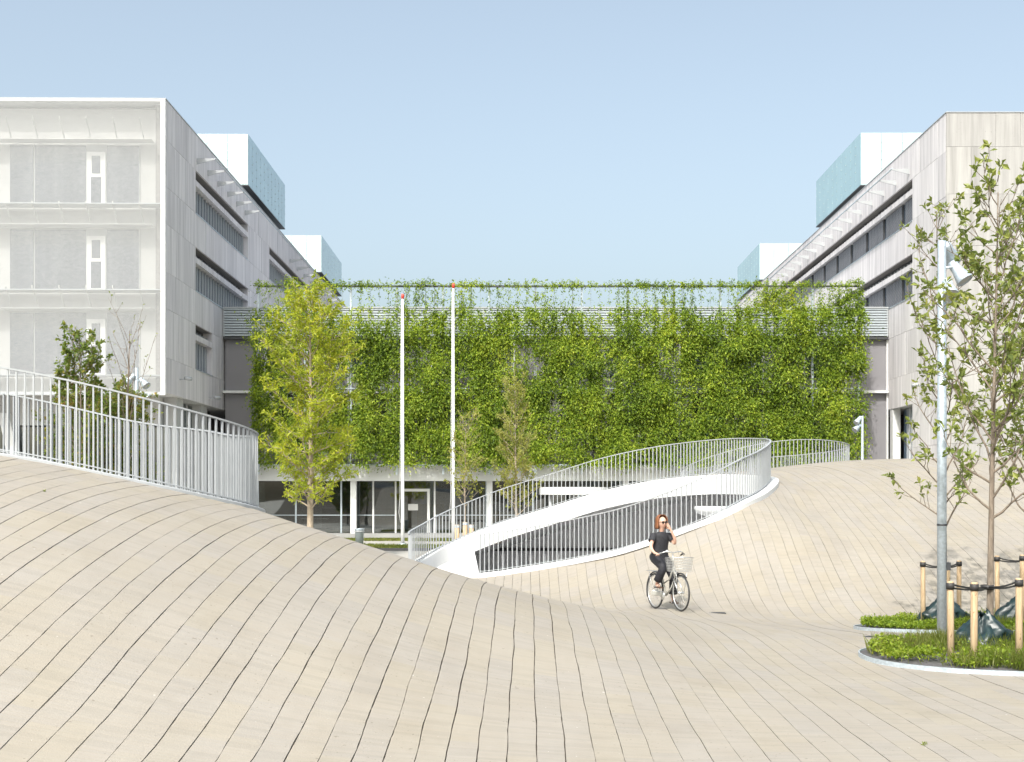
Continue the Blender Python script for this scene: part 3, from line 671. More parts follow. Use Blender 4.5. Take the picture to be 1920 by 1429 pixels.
floodlight(lw, .0, 2.6, 7.75 + lz, 1); floodlight(lw, .0, 8.8, 7.3 + lz, 1)
glass_box(lw, 1, -.4, 21.0, 34.3, 21.75 + lz, 24.95 + lz, 10.4)
glass_box(lw, 1, -.38, 52.5, 66.0, 21.75 + lz, 24.95 + lz, 10.4)

# ---- right wing
rw = empty('office_wing', (20.3, 62.1, -.34), 0, 'pale stone office wing on the right with a blank panelled front', 'building', 'stone wings either side of the court')
def RW(name, mat, x0, x1, y0, y1, z0, z1): return bx(name, mat, rw, x0, x1, y0, y1, z0 + lz, z1 + lz)
RW('wall', CORE, .7, 26, .11, 72, BASE + .05, ROOF - .1)
FR = [-.1, 2.2, 4.6, 6.9, 9.2, 11.6, 14.2, 16.7, 19.0, 20.65]
for s_, (z0, z1) in enumerate(zip(FR[:-1], FR[1:])): panel_row(rw, TRAV_SUN, 'y', 0, .0, 26, z0 + lz, z1 + lz, (), 60 + s_, th=.1)
bx('backing', CORE, rw, .102, 26, .102, .11, 0, ROOF + lz - .1); bx('backing', CORE, rw, .102, .7, .12, 5.5, 0, BASE + lz)
for s_, (z0, z1) in enumerate(((-.1, 2.2), (2.2, 4.6), (4.6, 6.9))): panel_row(rw, TRAV, 'x', 0, .115, 5.5, z0 + lz, z1 + lz, (), 70 + s_, sgn=-1)
for s_, (z0, z1) in enumerate(zip(ROWSL[:-1], ROWSL[1:])):
    holes = []
    if s_ in (3, 5): holes = [(5.5, 68.0)]
    panel_row(rw, TRAV, 'x', 0, .115, 72, z0, z1, holes, 80 + s_, sgn=-1)
    for (a, b_) in holes:
        panel_row(rw, TRAV, 'x', 0, a, b_, z1 - .80, z1 - .50, (), 90 + s_, sgn=-1)
        MB().box(.101, .7, a - .005, b_ + .005, z1 - .80, z1 - .50).build('lintel', TRAV, rw)
        slot(rw, -1, a, b_, z1 - .50, z1 - .005)
        band_window(rw, -1, a, b_, z0 + .02, z1 - .80, .62, GLASSB, DARK, BLIND)
        bx('sill', GALV, rw, -.03, .3, a, b_, z0 - .03, z0 + .012)
        MB().box(.101, .7, a - .12, a - .01, z0, z1).build('reveal', TRAV, rw)
    for (a, b_) in ([(.11, 72)] if not holes else [(.11, 5.37), (68.1, 72)]): bx('backing', CORE, rw, .102, .7, a, b_, z0, z1)
am2 = bracket_mesh(-1)
for y in np.arange(6.0, 62, 2.45): link('awning_arm', am2, None, rw, (-.002, float(y), 19.45 + lz))
MB().tube([(-.93, 6.0, 19.46 + lz), (-.93, 70, 19.46 + lz)], .04, 8).build('awning_rail', GALV, rw)
RW('parapet_cap', WSTEEL, -.03, 26, -.03, 72, ROOF, ROOF + .04)
RW('soffit', WHITE, .05, 26, .05, 72, BASE, BASE + .04)
RW('ground_wall', CORE, 2.0, 26, 2.0, 70, -.2, BASE - .005)
RW('pier', WHITE, .02, .45, 9.2, 9.75, -.2, BASE - .005)
for i, y in enumerate((5.6, 6.8, 8.0)): 
    RW('side_pane', GLASSB, .62, .66, y, y + 1.12, .0, BASE - .05); RW('side_mullion', WHITE, .58, .7, y - .06, y - .005, -.2, BASE - .05)
floodlight(rw, .0, 3.6, 7.7 + lz, -1)
glass_box(rw, -1, .5, 17.9, 30.3, 21.5 + lz, 24.75 + lz, 10.4)
glass_box(rw, -1, .5, 52.9, 65, 21.5 + lz, 24.75 + lz, 10.4)

# ---- link building across the court
cb = empty('link_building', (0, 72, -.34), 0, 'low link building across the court behind the green plant screen', 'building')
def CB(name, mat, x0, x1, y0, y1, z0, z1): return bx(name, mat, cb, x0, x1, y0, y1, z0 + lz, z1 + lz)
LOUV = plain('louvre_metal', (.40, .44, .47), .45, metal=.2, var=.06)
XL, XR = -17.15, 20.27
CB('wall', CORE, XL, XR, .6, 16, 3.2, 11.0)
CB('roof_wall', CORE, XL, XR, .4, 16, 11.0, 12.5)
CB('roof_cap', WSTEEL, XL, XR, -.06, 16, 12.6, 12.68)
for i in range(11):
    z = 11.05 + i * .145; CB('louvre', LOUV, XL, XR, -.02, .12, z, z + .1)
for i in range(24):
    x = XL + .02 + i * (XR - XL - .1) / 23; CB('louvre_post', WSTEEL, x, x + .05, -.035, -.022, 11.0, 12.6)
CB('louvre_base', DARK, XL, XR, .0, .4, 10.86, 11.0)
CB('floor_band', WHITE, XL, XR, -.06, .58, 7.84, 7.98)
bay = (XR - XL) / 16
for i in range(16):
    x0 = XL + i * bay; x1 = x0 + bay
    solid = i in (0, 15)
    for (z0, z1) in ((3.8, 7.84), (7.98, 10.86)):
        CB('blind_panel' if solid else 'pane', GREYP if solid or (i % 3 == 1 and z0 > 5) else GLASS, x0 + .05, x1 - .05, .30, .36, z0, z1)
        CB('spandrel', GREYP, x0 + .05, x1 - .05, .26, .298, z0, z0 + .75) if not solid else None
    CB('facade_post', WHITE, x1 - .05, x1 + .05, .18, .36, 3.8, 7.835); CB('facade_post', WHITE, x1 - .05, x1 + .05, .18, .36, 7.985, 10.85)
# white beam and round-edged columns of the open ground floor
CB('beam', WHITE, XL + 2.3, 18.5, -1.7, .5, 2.88, 3.78)
for px in (663, 918, 1173, 1428): 
    x = PX(px, 70.7); CB('column', WHITE, x - .16, x + .16, -1.45, -1.1, -.05, 2.88)
CB('floor', CONC, XL, XR, -1.6, 16, -.25, -.02)
CB('plinth', WHITE, XL, XR, -.75, -.6, -.25, -.02)
CB('back_wall', CORE, XL, XR, 11.0, 11.2, 0, 3.2)
CB('ceiling', CORE, XL, XR, -.3, 16, 3.02, 3.18)
for i, px in enumerate((484, 555, 640, 700, 742, 815, 912, 1000, 1085, 1165, 1250, 1340, 1425, 1510, 1595)):
    x = PX(px, 71.4); CB('ground_mullion', WHITE if i in (3, 4, 5) else GALV, x - .045, x + .045, -.66, -.56, -.02, 3.0)
    xn = PX((484, 555, 640, 700, 742, 815, 912, 1000, 1085, 1165, 1250, 1340, 1425, 1510, 1595, 1660)[i + 1], 71.4)
    CB('ground_pane', GLASSG, x + .05, xn - .05, -.63, -.60, .0, 3.0)
    if i not in (4,): CB('transom', GALV, x + .05, xn - .05, -.655, -.635, .96, 1.0)
x0, x1 = PX(752, 71.4), PX(806, 71.4)
dr = bx('door', WHITE, cb, x0, x0 + .14, -.70, -.665, .0 + lz, 2.45 + lz); bx('door', WHITE, cb, x1 - .14, x1, -.70, -.665, .0 + lz, 2.45 + lz); bx('door', WHITE, cb, x0 + .14, x1 - .14, -.70, -.665, 2.3 + lz, 2.45 + lz)
bx('door_notice', WALLW, cb, x0 + .4, x0 + .95, -.70, -.68, 1.25 + lz, 1.6 + lz)
for k in range(10):      # shelves, tables and chairs dimly seen inside
    x = -13 + k * 2.9 + random.uniform(-.5, .5); y = random.uniform(1.5, 6)
    CB('table', DARK if k % 3 else WALLW, x, x + 1.5, y, y + .7, .70, .75)
    for dx in (.1, 1.35): CB('table_leg', DARK, x + dx, x + dx + .05, y + .1, y + .15, 0, .70)
    CB('shelf_unit', plain('shelf_%d' % k, random.choice([(.10, .05, .035), (.16, .10, .06), (.06, .05, .05)]), .7), x + .2, x + 1.9, 8.6, 9.0, 0.0, random.uniform(1.2, 2.0))
CB('glazed_door', GLASSB, PX(1628, 72), PX(1666, 72), .2, .24, -.02, 3.75)
CB('side_blind', GREYP, PX(1613, 72), PX(1627, 72), .2, .24, -.02, 3.78)
CB('ground_side', CORE, XL, XL + 2.3, .3, .36, -.02, 3.78)
# white curved canopy over the entrance under the beam
b = MB(); n = 28; vs = []
for k in range(n):
    t = 2*math.pi*k/n; vs += [(2.35+1.75*math.cos(t), 66.2+1.5*math.sin(t), 2.12), (2.35+1.75*math.cos(t), 66.2+1.5*math.sin(t), 2.50)]
b.add(vs, [(2*k, (2*k+2) % (2*n), (2*k+3) % (2*n), 2*k+1) for k in range(n)] + [tuple(2*k+1 for k in range(n)), tuple(2*k for k in range(n))[::-1]])
cn = empty('canopy', (0, 0, 0), 0, 'white oval entrance canopy on thin posts below the plant screen', 'canopy'); b.build('roof', WHITE, cn)
for dx, dy in ((-1.2, -.6), (1.2, -.6), (0, .9)): MB().tube([(2.35+dx, 66.2+dy, -.32), (2.35+dx, 66.2+dy, 2.12)], .07, 10).build('post', WSTEEL, cn)

# ------------------------------------------------------------------ leaves
def vnoise(u, v, seed):
    """smooth value noise"""
    g = np.random.default_rng(seed).random((64, 64)); iu, iv = np.floor(u).astype(int), np.floor(v).astype(int); fu, fv = u - iu, v - iv
    fu = fu*fu*(3-2*fu); fv = fv*fv*(3-2*fv); q = lambda a, b: g[a % 64, b % 64]
    return (q(iu, iv)*(1-fu) + q(iu+1, iv)*fu)*(1-fv) + (q(iu, iv+1)*(1-fu) + q(iu+1, iv+1)*fu)*fv
def unit(a): return a / np.maximum(np.linalg.norm(a, axis=1), 1e-9)[:, None]
def leaf_mesh(name, C, D, Nn, L, Wd, fold=.18, wide=.5):
    """C leaf base points, D direction of the midrib, Nn leaf normals, L length, Wd width"""
    D = unit(D); S_ = unit(np.cross(D, Nn)); Nn = unit(np.cross(S_, D)); L = np.asarray(L)[:, None]; Wd = np.asarray(Wd)[:, None]
    b = C; tip = C + D*L - Nn*L*.12; mid = C + D*L*wide
    r = mid + S_*Wd*.5 + Nn*Wd*fold; l = mid - S_*Wd*.5 + Nn*Wd*fold
    V = np.stack([b, r, tip, l], 1).reshape(-1, 3); i = np.arange(len(C))*4
    return mesh_np(name, V, np.concatenate([np.stack([i, i+1, i+2], 1), np.stack([i, i+2, i+3], 1)]))
def rdir(n, up=0.0, rg=RNG):
    d = rg.normal(0, 1, (n, 3)); d = unit(d); d[:, 2] += up; return unit(d)

# ---- green screen: steel frame with cables and climbing plants
GX0, GX1, GY, GZ0, GZ1 = PX(484, 69.6), PX(1611, 69.6), 69.6, 3.72, PZ(537, 69.6)
gs = empty('plant_screen', (GX0, GY, GZ0), 0, 'tall steel cable frame carrying the climbing plants before the link building', 'trellis')
o_ = Vector((GX0, GY, GZ0))
bx('top_rail', DARK, gs, 0, GX1-GX0, -.05, .05, GZ1-GZ0-.05, GZ1-GZ0+.05)
bx('bottom_rail', GALV, gs, 0, GX1-GX0, -.06, .06, -.02, .06)
for z in (7.90, 11.9): bx('cross_rail', GALV, gs, 0, GX1-GX0, -.025, .025, z-GZ0-.025, z-GZ0+.025)
for i in range(14):
    x = (GX1-GX0) * i / 13; bx('post', GALV, gs, x-.05, x+.05, .06, .16, -.5, GZ1-GZ0-.06)
    bx('bracket', GALV, gs, x-.04, x+.04, .16, 1.9, 7.86-GZ0-.04, 7.86-GZ0+.04); bx('bracket', GALV, gs, x-.04, x+.04, .16, 1.9, .3, .38)
cabx = np.linspace(.1, GX1-GX0-.1, 66)
for x in cabx: MB().tube([(x, 0, .06), (x, 0, GZ1-GZ0-.05)], .009, 4, cap=False).build('cable', GALV, gs)
# ivy stems up every cable
def vines():
    rg = np.random.default_rng(21); Wd_, Hh = GX1-GX0, GZ1-GZ0
    n = 330000; u = rg.random(n)*(Wd_+.5)-.25; v = rg.random(n)*(Hh+.1)
    cx = cabx[np.clip(np.round((u-.1)/(cabx[1]-cabx[0])).astype(int), 0, 65)]
    vig = vnoise(cx*.9, np.zeros(n)+3.3, 4)                       # vigour of each plant
    vig2 = vnoise(u*.33, np.zeros(n)+7.7, 9)
    hh = v/Hh
    toph = .80 + .22*vig2 + .22*(vig-.5)                           # height where the thick growth ends
    dens = 1/(1+np.exp((hh-toph)/.035))
    dens *= np.clip(.62 + 1.25*(vnoise(u*.8, v*.55, 5)-.30), 0.10, 1) * np.clip(.12+1.5*vnoise(u*2.3, v*1.6, 6), 0, 1)
    near = np.exp(-((u-cx)/.11)**2)
    dens = np.maximum(dens, near*np.clip(.10+.8*(vig-.22), .05, .75)*(hh > .5)*.9)       # single strands above
    topc = np.exp(-((v-Hh-.02)/.14)**2)*np.clip(vnoise(u*1.1, u*0+1.5, 8)*2.0-.35, 0.12, 1.3)
    dens = np.maximum(dens, topc)
    dens *= np.where(hh < .03, .55, 1)
    left = u < 4.6; dens = np.where(left, dens*np.clip(.55+.45*vnoise(u*1.2, v*.5, 14), 0, 1), dens)
    thin = (np.abs(u-5.15) < .22); dens = np.where(thin, dens*.25, dens)
    for c in (2.6, 7.7, 10.2, 17.8, 20.3, 22.8, 25.5, 30.2): dens = np.where(np.abs(u-c-.1*np.sin(v*1.3+c)) < .14, dens*.30, dens)
    k = rg.random(n) < dens*.62; u, v = u[k], v[k]; hh = hh[k]; cx = cx[k]; n = len(u)
    pull = rg.random(n)*.55; u = u*(1-pull)+cx*pull
    clump = .55*vnoise(u*1.5, v*1.25, 11)+.45*vnoise(u*1.05+9, v*.22, 23)           # tufts riding on upright columns
    hol = (clump < .36+.06*rg.normal(0, 1, n)) & (hh < .9) & (rg.random(n) < .72)
    u, v, hh, cx, clump = u[~hol], v[~hol], hh[~hol], cx[~hol], clump[~hol]; n = len(u)
    w = rg.normal(0, .09, n)-1.5*np.clip(clump-.40, 0, .5)*np.where(hh < .85, 1, .3)
    tp = hh > .985; v = np.where(tp, v+np.abs(rg.normal(0, .13, n))+.6*np.maximum(vnoise(u*1.6, u*0+.5, 12)-.60, 0), v)
    o3 = np.stack([GX0+u, GY+w, GZ0+v], 1)
    d3 = np.stack([rg.normal(0, .8, n), -np.abs(rg.normal(.75, .45, n)), rg.normal(.0, .5, n)], 1); d3 = unit(d3)
    Ls = rg.uniform(.12, .5, n)*np.where(hh < .82, 1, .6)*(.6+.8*clump); C = []; D0 = []
    for q in range(5):                                             # leaves along each drooping shoot
        t_ = (q+rg.random(n))/5; C.append(o3+d3*(Ls*t_)[:, None]+np.stack([0*t_, 0*t_, -.55*Ls*t_*t_], 1)+rg.normal(0, .02, (n, 3))); D0.append(d3+np.stack([0*t_, 0*t_, -1.1*t_], 1))
    C = np.concatenate(C); D0 = np.concatenate(D0); sel = rg.random(len(C)) < .62; C, D0 = C[sel], D0[sel]
    # side shoots hanging out at both ends and below
    for (xe, sg, m) in ((GX0, -1, 900), (GX1, 1, 700)):
        z = rg.random(m)*8.6+.1; zc = np.round(z/1.15)*1.15; z = zc+rg.normal(0, .22, m); ext = np.abs(rg.normal(0, .28, m))*np.clip(.4+1.4*vnoise(zc*2, zc*0, 17), 0, 1.5)
        C = np.concatenate([C, np.stack([xe+sg*ext, GY+rg.normal(0, .15, m), GZ0+np.clip(z, .1, Hh)-.15*ext], 1)])
    m = 2200; uu = rg.random(m)*Wd_; kk = vnoise(uu*1.4, uu*0+2.2, 19); dr = np.abs(rg.normal(0, .3, m))*np.clip(kk*1.6-.4, 0, 1)
    C = np.concatenate([C, np.stack([GX0+uu, GY+rg.normal(0, .1, m)-.05, GZ0+.12-dr], 1)])
    n = len(C); D = rdir(n, -.35, rg); D[:, 1] -= .25; D[:len(D0)] = D0*.8+rg.normal(0, .55, D0.shape); Nn = rdir(n, .75, rg); Nn[:, 1] -= .45
    s = rg.uniform(.06, .20, n)*np.where(C[:, 2] > GZ0+Hh-1.2, .8, 1)
    o = link('climbing_plants', leaf_mesh('climbing_plants', C - np.array(o_), D, Nn, s, s*rg.uniform(.35, .62, n)), VINE, gs); o['kind'] = 'stuff'
    o['label'] = 'thick bright green climbing leaves thinning out towards the top rail'
vines()
stm = MB(); rs_ = random.Random(5)
for x in cabx:
    hgt = (GZ1-GZ0)*rs_.uniform(.75, 1.0); p_ = []
    for k in range(16): p_.append((x+rs_.uniform(-.03, .03), rs_.uniform(-.03, .03), hgt*k/15))
    stm.tube(p_, [.022*(1-.75*k/15) for k in range(16)], 4, cap=False)
o = stm.build('climber_stems', BARK, gs); o['kind'] = 'stuff'

# ------------------------------------------------------------------ trees
def branch_path(p, d, L, n, rg, curve_up=.25, wob=.12):
    pts = [np.array(p, float)]; d = np.array(d, float); d /= np.linalg.norm(d)
    for i in range(n):
        d = d + np.array([rg.normal(0, wob), rg.normal(0, wob), rg.normal(0, wob*.6) + curve_up/n]); d /= np.linalg.norm(d)
        pts.append(pts[-1] + d*L/n)
    return np.array(pts)
def tree(name, base, height, crown0, env, leafmat, bark, label, group, n_br, r0, seed, leaf=(.1, .18), lw_=.55, per_tip=9, tw_n=6, tw_len=.6, lean=(0, 0), spread=.25, up=.5, droop=0.0, wild=.1, along=0, br_r=.3, leaf_up=.3):
    """tapered trunk with limbs and twigs; leaves grow on the twigs. env(h) = crown radius at relative height h"""
    rg = np.random.default_rng(seed); th = empty(name, base, 0, label, 'tree', group)
    wood = MB(); n = 14; tr = []
    for i in range(n+1):
        t = i/n; tr.append((lean[0]*t*height+.05*math.sin(3.1*t+seed)*height*.15*t, lean[1]*t*height+.04*math.sin(4.3*t+seed*2)*height*.12*t, t*height*.97))
    tr = np.array(tr); rad = [max(r0*(1-.93*(i/n)**.9)*(1.25 if i == 0 else 1), .008) for i in range(n+1)]
    wood.tube([tuple(p) for p in tr], rad, 9)
    C, D = [], []
    for b in range(n_br):
        h = crown0 + (1-crown0)*((b+rg.random()*.8)/n_br)*.97; h = min(h, .98)
        zi = h*n; i = min(int(zi), n-1); p = tr[i]+(tr[i+1]-tr[i])*(zi-i)
        az = b*2.399+rg.normal(0, .35); R = env((h-crown0)/(1-crown0))*rg.uniform(.7, 1.12); upv = up*rg.uniform(.6, 1.3)
        d = np.array([math.cos(az), math.sin(az), upv]); L = R*math.hypot(1, upv)*.95
        pp = branch_path(p, d, L, 6, rg, .35-droop, wild); rb = max(r0*br_r*(1-h*.75), .006)
        wood.tube([tuple(q) for q in pp], [rb*(1-.8*k/6)+.002 for k in range(7)], 5, cap=False)
        m = max(2, int(tw_n*L))
        for k in range(m):
            t = .22+.78*(k+rg.random())/m; j = min(int(t*6), 5); q = pp[j]+(pp[j+1]-pp[j])*(t*6-j)
            dd = pp[j+1]-pp[j]; dd /= np.linalg.norm(dd); td = dd*.7+rg.normal(0, .55, 3)*np.array([1, 1, .7])+np.array([0, 0, spread-droop])
            tl = tw_len*rg.uniform(.5, 1.2)*(1.15-.5*t); tp = branch_path(q, td, tl, 3, rg, .25-droop*1.5, .2)
            wood.tube([tuple(x) for x in tp], [.006+r0*.03, .005+r0*.02, .004, .003], 3, cap=False)
            e = unit((tp[3]-tp[2])[None])[0]
            nl = max(2, int(per_tip*rg.uniform(.6, 1.3)))
            for _ in range(nl):
                u = rg.random()**.6 if along else 1-.35*rg.random()**2
                jj = min(int(u*3), 2); C.append(tp[jj]+(tp[jj+1]-tp[jj])*(u*3-jj)+rg.normal(0, .012, 3)); D.append(e*.5+rg.normal(0, .75, 3)+np.array([0, 0, -.1-droop]))
    wood.build('trunk', bark, th)
    if C:
        C = np.array(C); D = np.array(D); n = len(C); Nn = rdir(n, leaf_up*2, rg); s = rg.uniform(*leaf, n)
        cr = link('crown', leaf_mesh('crown', C, D, Nn, s, s*lw_*rg.uniform(.8, 1.2, n), wide=.58), leafmat, th)
    return th
TG = 'young trees with stakes in the planting beds'; TC = 'trees in the court behind the mounds'
oakenv = lambda h: (.85+.6*math.sin(min(1, h*1.5)*math.pi*.6))*(1-.72*max(0, h-.35)/.65)
bz = lambda poly: float(H(poly[:, 0], poly[:, 1]).mean())
Y1, Y2 = 16.9, 22.6
tree('young_oak', (PX(1856, Y1), Y1, .05), 6.2, .27, lambda h: 1.28*oakenv(h)*.78, OAK, BARK, 'young broad-leaved tree in the near planting bed, trunk wrapped in a dark bag', TG, 36, .052, 5, (.08, .15), .46, 9, 6.5, .43, lean=(.012, 0), up=.95, br_r=.42, wild=.15)
tree('young_oak', (PX(1772, Y2), Y2, .0), 7.3, .20, lambda h: 1.15*oakenv(h)*.8, OAK, BARK, 'slim young tree hidden behind the lamp post in the far planting bed', TG, 30, .047, 8, (.085, .16), .46, 8, 5.5, .43, lean=(-.012, 0), up=1.0, br_r=.42, wild=.15)
tree('young_oak', (PX(1917, Y2), Y2 - .2, .0), 7.2, .22, lambda h: 1.3*oakenv(h)*.85, OAK, BARK, 'young tree at the right edge in the far planting bed', TG, 36, .05, 11, (.085, .16), .46, 9, 6.0, .46, up=.95, br_r=.42, wild=.15)
tree('yellow_tree', (PX(581, 50), 50, -.33), 10.7, .17, lambda h: 1.72*(.55+.75*math.sin(min(1, .16+h*.95)*math.pi*.8))*(1-.55*max(0, h-.7)/.3), YEL, BARKP, 'tall feathery yellow-green tree in front of the left end of the plant screen', TC, 82, .15, 13, (.12, .25), .30, 17, 6.0, .75, up=.55, droop=.12, along=1, br_r=.24, wild=.16)
tree('slim_tree', (PX(968, 56), 56, -.33), 7.5, .20, lambda h: 1.15*(.5+.7*math.sin(min(1, .2+h*.9)*math.pi*.75))*(1-.5*h), THIN, BARKP, 'thin olive tree with fine dry leaves right of the flagpoles', TC, 50, .07, 15, (.09, .18), .36, 19, 5.5, .6, up=1.0, along=1)
tree('slim_tree', (PX(872, 57), 57, -.33), 5.9, .32, lambda h: 1.0*(.6+.6*math.sin(min(1, .2+h*.9)*math.pi*.7))*(1-.45*h), THIN, BARKP, 'small round young tree just right of the taller flagpole', TC, 30, .05, 17, (.09, .16), .5, 10, 5.0, .5, up=.8, along=1)
tree('autumn_tree', (PX(150, 40), 40, -.32), 7.6, .12, lambda h: 1.6*(.7+.5*math.sin(h*math.pi))*(1-.62*h), AUT, BARK, 'bushy green and rust-brown tree behind the left railing', TC, 60, .08, 19, (.09, .18), .5, 15, 6.0, .55, up=1.1, along=1)
tree('autumn_tree', (PX(205, 43), 43, -.32), 5.6, .06, lambda h: 2.2*(.8+.4*math.sin(h*math.pi))*(1-.5*h), AUT, BARK, 'low leafy green tree right behind the left railing beside the bare tree', TC, 85, .06, 20, (.09, .18), .5, 18, 6.5, .6, up=.8, along=1)
tree('bare_tree', (PX(240, 41), 41, -.32), 7.9, .42, lambda h: 1.5*(1-.55*h), OAK, BARK, 'leafless young tree with upright twigs behind the left railing', TC, 13, .085, 23, (.08, .12), .5, 0, 1.6, .7, up=2.4, wild=.08)

# ------------------------------------------------------------------ flagpoles, bin, bollards, grass verges
for (px, yt, lab) in ((755, 551, 'shorter white flagpole with red cap before the plant screen'), (850, 531, 'taller white flagpole with red cap before the plant screen')):
    Y = 62.0; th = empty('flagpole', (PX(px, Y), Y, -.34), 0, lab, 'flagpole', 'white flagpoles in the court'); h = PZ(yt, Y)+.34
    MB().tube([(0,0,0),(0,0,1.2),(0,0,h-.25)], [.09,.085,.05], 12).build('pole', WHITE, th)
    MB().lathe([(0,h-.26),(.065,h-.24),(.075,h-.12),(.06,h-.02),(0,h)], 12).build('cap', RED, th)
    MB().tube([(-.1,-.09,1.1),(-.17,-.12,1.6),(-.12,-.1,2.3),(-.06,-.08,h-.4)], .012, 5).build('halyard', WHITE, th)
    MB().lathe([(.0,0),(.22,0),(.22,.05),(.13,.12)], 14).build('foot', GALV, th)
Y = 60.0; bn = empty('litter_bin', (PX(674, Y), Y, -.34), 0, 'small pale grey litter bin by a white column', 'bin')
MB().lathe([(0,0),(.17,0),(.22,.8),(.24,.82),(.24,.86),(.20,.86),(.19,.5),(0,.5)], 20).build('body', GALV, bn); MB().lathe([(.235,.70),(.245,.70),(.245,.76),(.235,.76)], 20).build('band', WSTEEL, bn)
for i, px in enumerate((857, 872, 884)):
    Y = 47.0; z1 = PZ(984 - (5 if i == 1 else 0), Y); th = empty('bollard', (PX(px, Y), Y, -.33), 0, ('left', 'tallest', 'right')[i] + ' of three wooden bollards behind the middle railing', 'bollard', 'wooden bollards')
    MB().tube([(0,0,0),(0,0,z1+.33)], .085, 10).build('post', WOOD, th); MB().lathe([(.0,z1+.335),(.07,z1+.335),(.088,z1+.30),(.088,z1+.22)], 12).build('cap', GALV, th)
def blades(name, poly, dens, hgt, mat, seed, zoff=.0, wide=.012, spread=.35, bunch=None, parent=None):
    rg = np.random.default_rng(seed); lo, hi = poly.min(0), poly.max(0); n = int(dens*(hi-lo).prod()); q = rg.random((n, 2))*(hi-lo)+lo
    q = q[inside(q, poly)]
    if bunch is not None: q = q[rg.random(len(q)) < bunch(q[:, 0], q[:, 1])]
    n = len(q); C = np.concatenate([q, (H(q[:, 0], q[:, 1])+zoff)[:, None]], 1); D = rdir(n, 0, rg)*spread; D[:, 2] = 1
    Nn = rdir(n, 0, rg); s = hgt*rg.uniform(.5, 1.15, n); return leaf_mesh(name, C, D, Nn, s, np.full(n, wide), 0, .3)
def inside(q, poly):
    r = np.zeros(len(q), bool); a = poly; b = np.roll(poly, -1, 0)
    for (x1, y1), (x2, y2) in zip(a, b):
        c = ((y1 > q[:, 1]) != (y2 > q[:, 1])); r ^= c & (q[:, 0] < (x2-x1)*(q[:, 1]-y1)/(y2-y1+1e-12)+x1)
    return r
for (x0, x1, y0, y1, lab) in ((-12, 2, 65.6, 67.4, 'strip of lawn along the foot of the link building'), (-9.5, -1, 58.0, 60.5, 'strip of lawn behind the dip between the two mounds')):
    poly = np.array([(x0,y0),(x1,y0),(x1,y1),(x0,y1)], float)
    o = link('lawn', blades('lawn', poly, 260, .16, GRASS, 31, .0, .05), GRASS); tag(o, lab, 'grass', None, 'stuff')

# ------------------------------------------------------------------ planting beds
def bed(poly, label, glabel, seed, cover_fn, grass_fn, group='planting beds'):
    zs = H(poly[:, 0], poly[:, 1]); th = empty('planting_bed', (*poly.mean(0), 0), 0, label, 'planting bed', group); c = poly.mean(0)
    V, fs = ring(poly, [(.006, -.10), (.006, .055), (-.012, .055), (-.012, -.10)], zs); V[:, :2] -= c
    link('rim', mesh_np('rim', V, fs), GALV, th)
    m = len(poly); p = poly-outward(poly)*.014; b = MB(); vs = [(x-c[0], y-c[1], z+.03) for (x, y), z in zip(p, zs)]+[(0, 0, float(h1(*c))+.07)]
    b.add(vs, [(i, (i+1) % m, m) for i in range(m)]); b.build('soil', SOIL, th)
    rg = np.random.default_rng(seed); lo, hi = poly.min(0), poly.max(0); inn = poly-outward(poly)*.12
    n = int(3000*(hi-lo).prod()); q = rg.random((n, 2))*(hi-lo)+lo; q = q[inside(q, inn)]; d = cover_fn(q[:, 0], q[:, 1]); q = q[rg.random(len(q)) < d]; n = len(q)
    hgt = .05+.17*vnoise(q[:, 0]*3.5, q[:, 1]*3.5, seed+1)*rg.random(n)
    C = np.concatenate([q, (H(q[:, 0], q[:, 1])+.04+hgt)[:, None]], 1); D = rdir(n, .15, rg); Nn = rdir(n, 1.4, rg); s = rg.uniform(.022, .06, n)
    o = link('ground_cover', leaf_mesh('ground_cover', C, D, Nn, s, s*.75), COVER); tag(o, glabel[0], 'plants', None, 'stuff')
    me = blades('grass', inn, 5200, .27, GRASS, seed+5, .03, .011, .5, grass_fn); o = link('grass', me, GRASS); tag(o, glabel[1], 'grass', None, 'stuff')
sg = lambda a: 1/(1+np.exp(-a))
bed(BED1, 'oval planting bed with steel edge nearest the camera on the right', ('low bright green ground cover in the near planting bed', 'tufts of thin grass along the edges of the near planting bed'), 41,
    lambda x, y: np.clip(vnoise(x*1.9, y*1.9, 2)*2.2-.55, 0, 1)*np.clip(vnoise(x*6, y*6, 3)*2-.3, .05, 1)*np.clip(sg((6.9-x)*3)*1.0+.25*(vnoise(x*2, y*2, 5) > .5), 0, 1)*sg((17.1-y)*4)*np.where((y < 15.1) & (x > 5.6), .15, 1),
    lambda x, y: np.clip(sg((y-16.9)*4)*.9*vnoise(x*3, y*3, 7)*1.5+sg((15.25-y)*5)*sg((x-5.3)*3)*np.clip(vnoise(x*3.3, y*3.3, 8)*2-.75, 0, 1)+.05*(x > 6), 0, 1))
bed(BED2, 'oval planting bed with steel edge behind the lamp post', ('low bright green ground cover in the far planting bed', 'sparse grass tufts in the far planting bed'), 43,
    lambda x, y: np.clip(.75+vnoise(x*1.6, y*1.6, 2)*.6-.2, 0, 1)*np.clip(sg((7.6-x)*3)+.45*(vnoise(x*2, y*2, 5) > .52), 0, 1),
    lambda x, y: sg((x-7.7)*3)*np.clip(vnoise(x*3.3, y*3.3, 9)*1.6-.7, 0, .8))
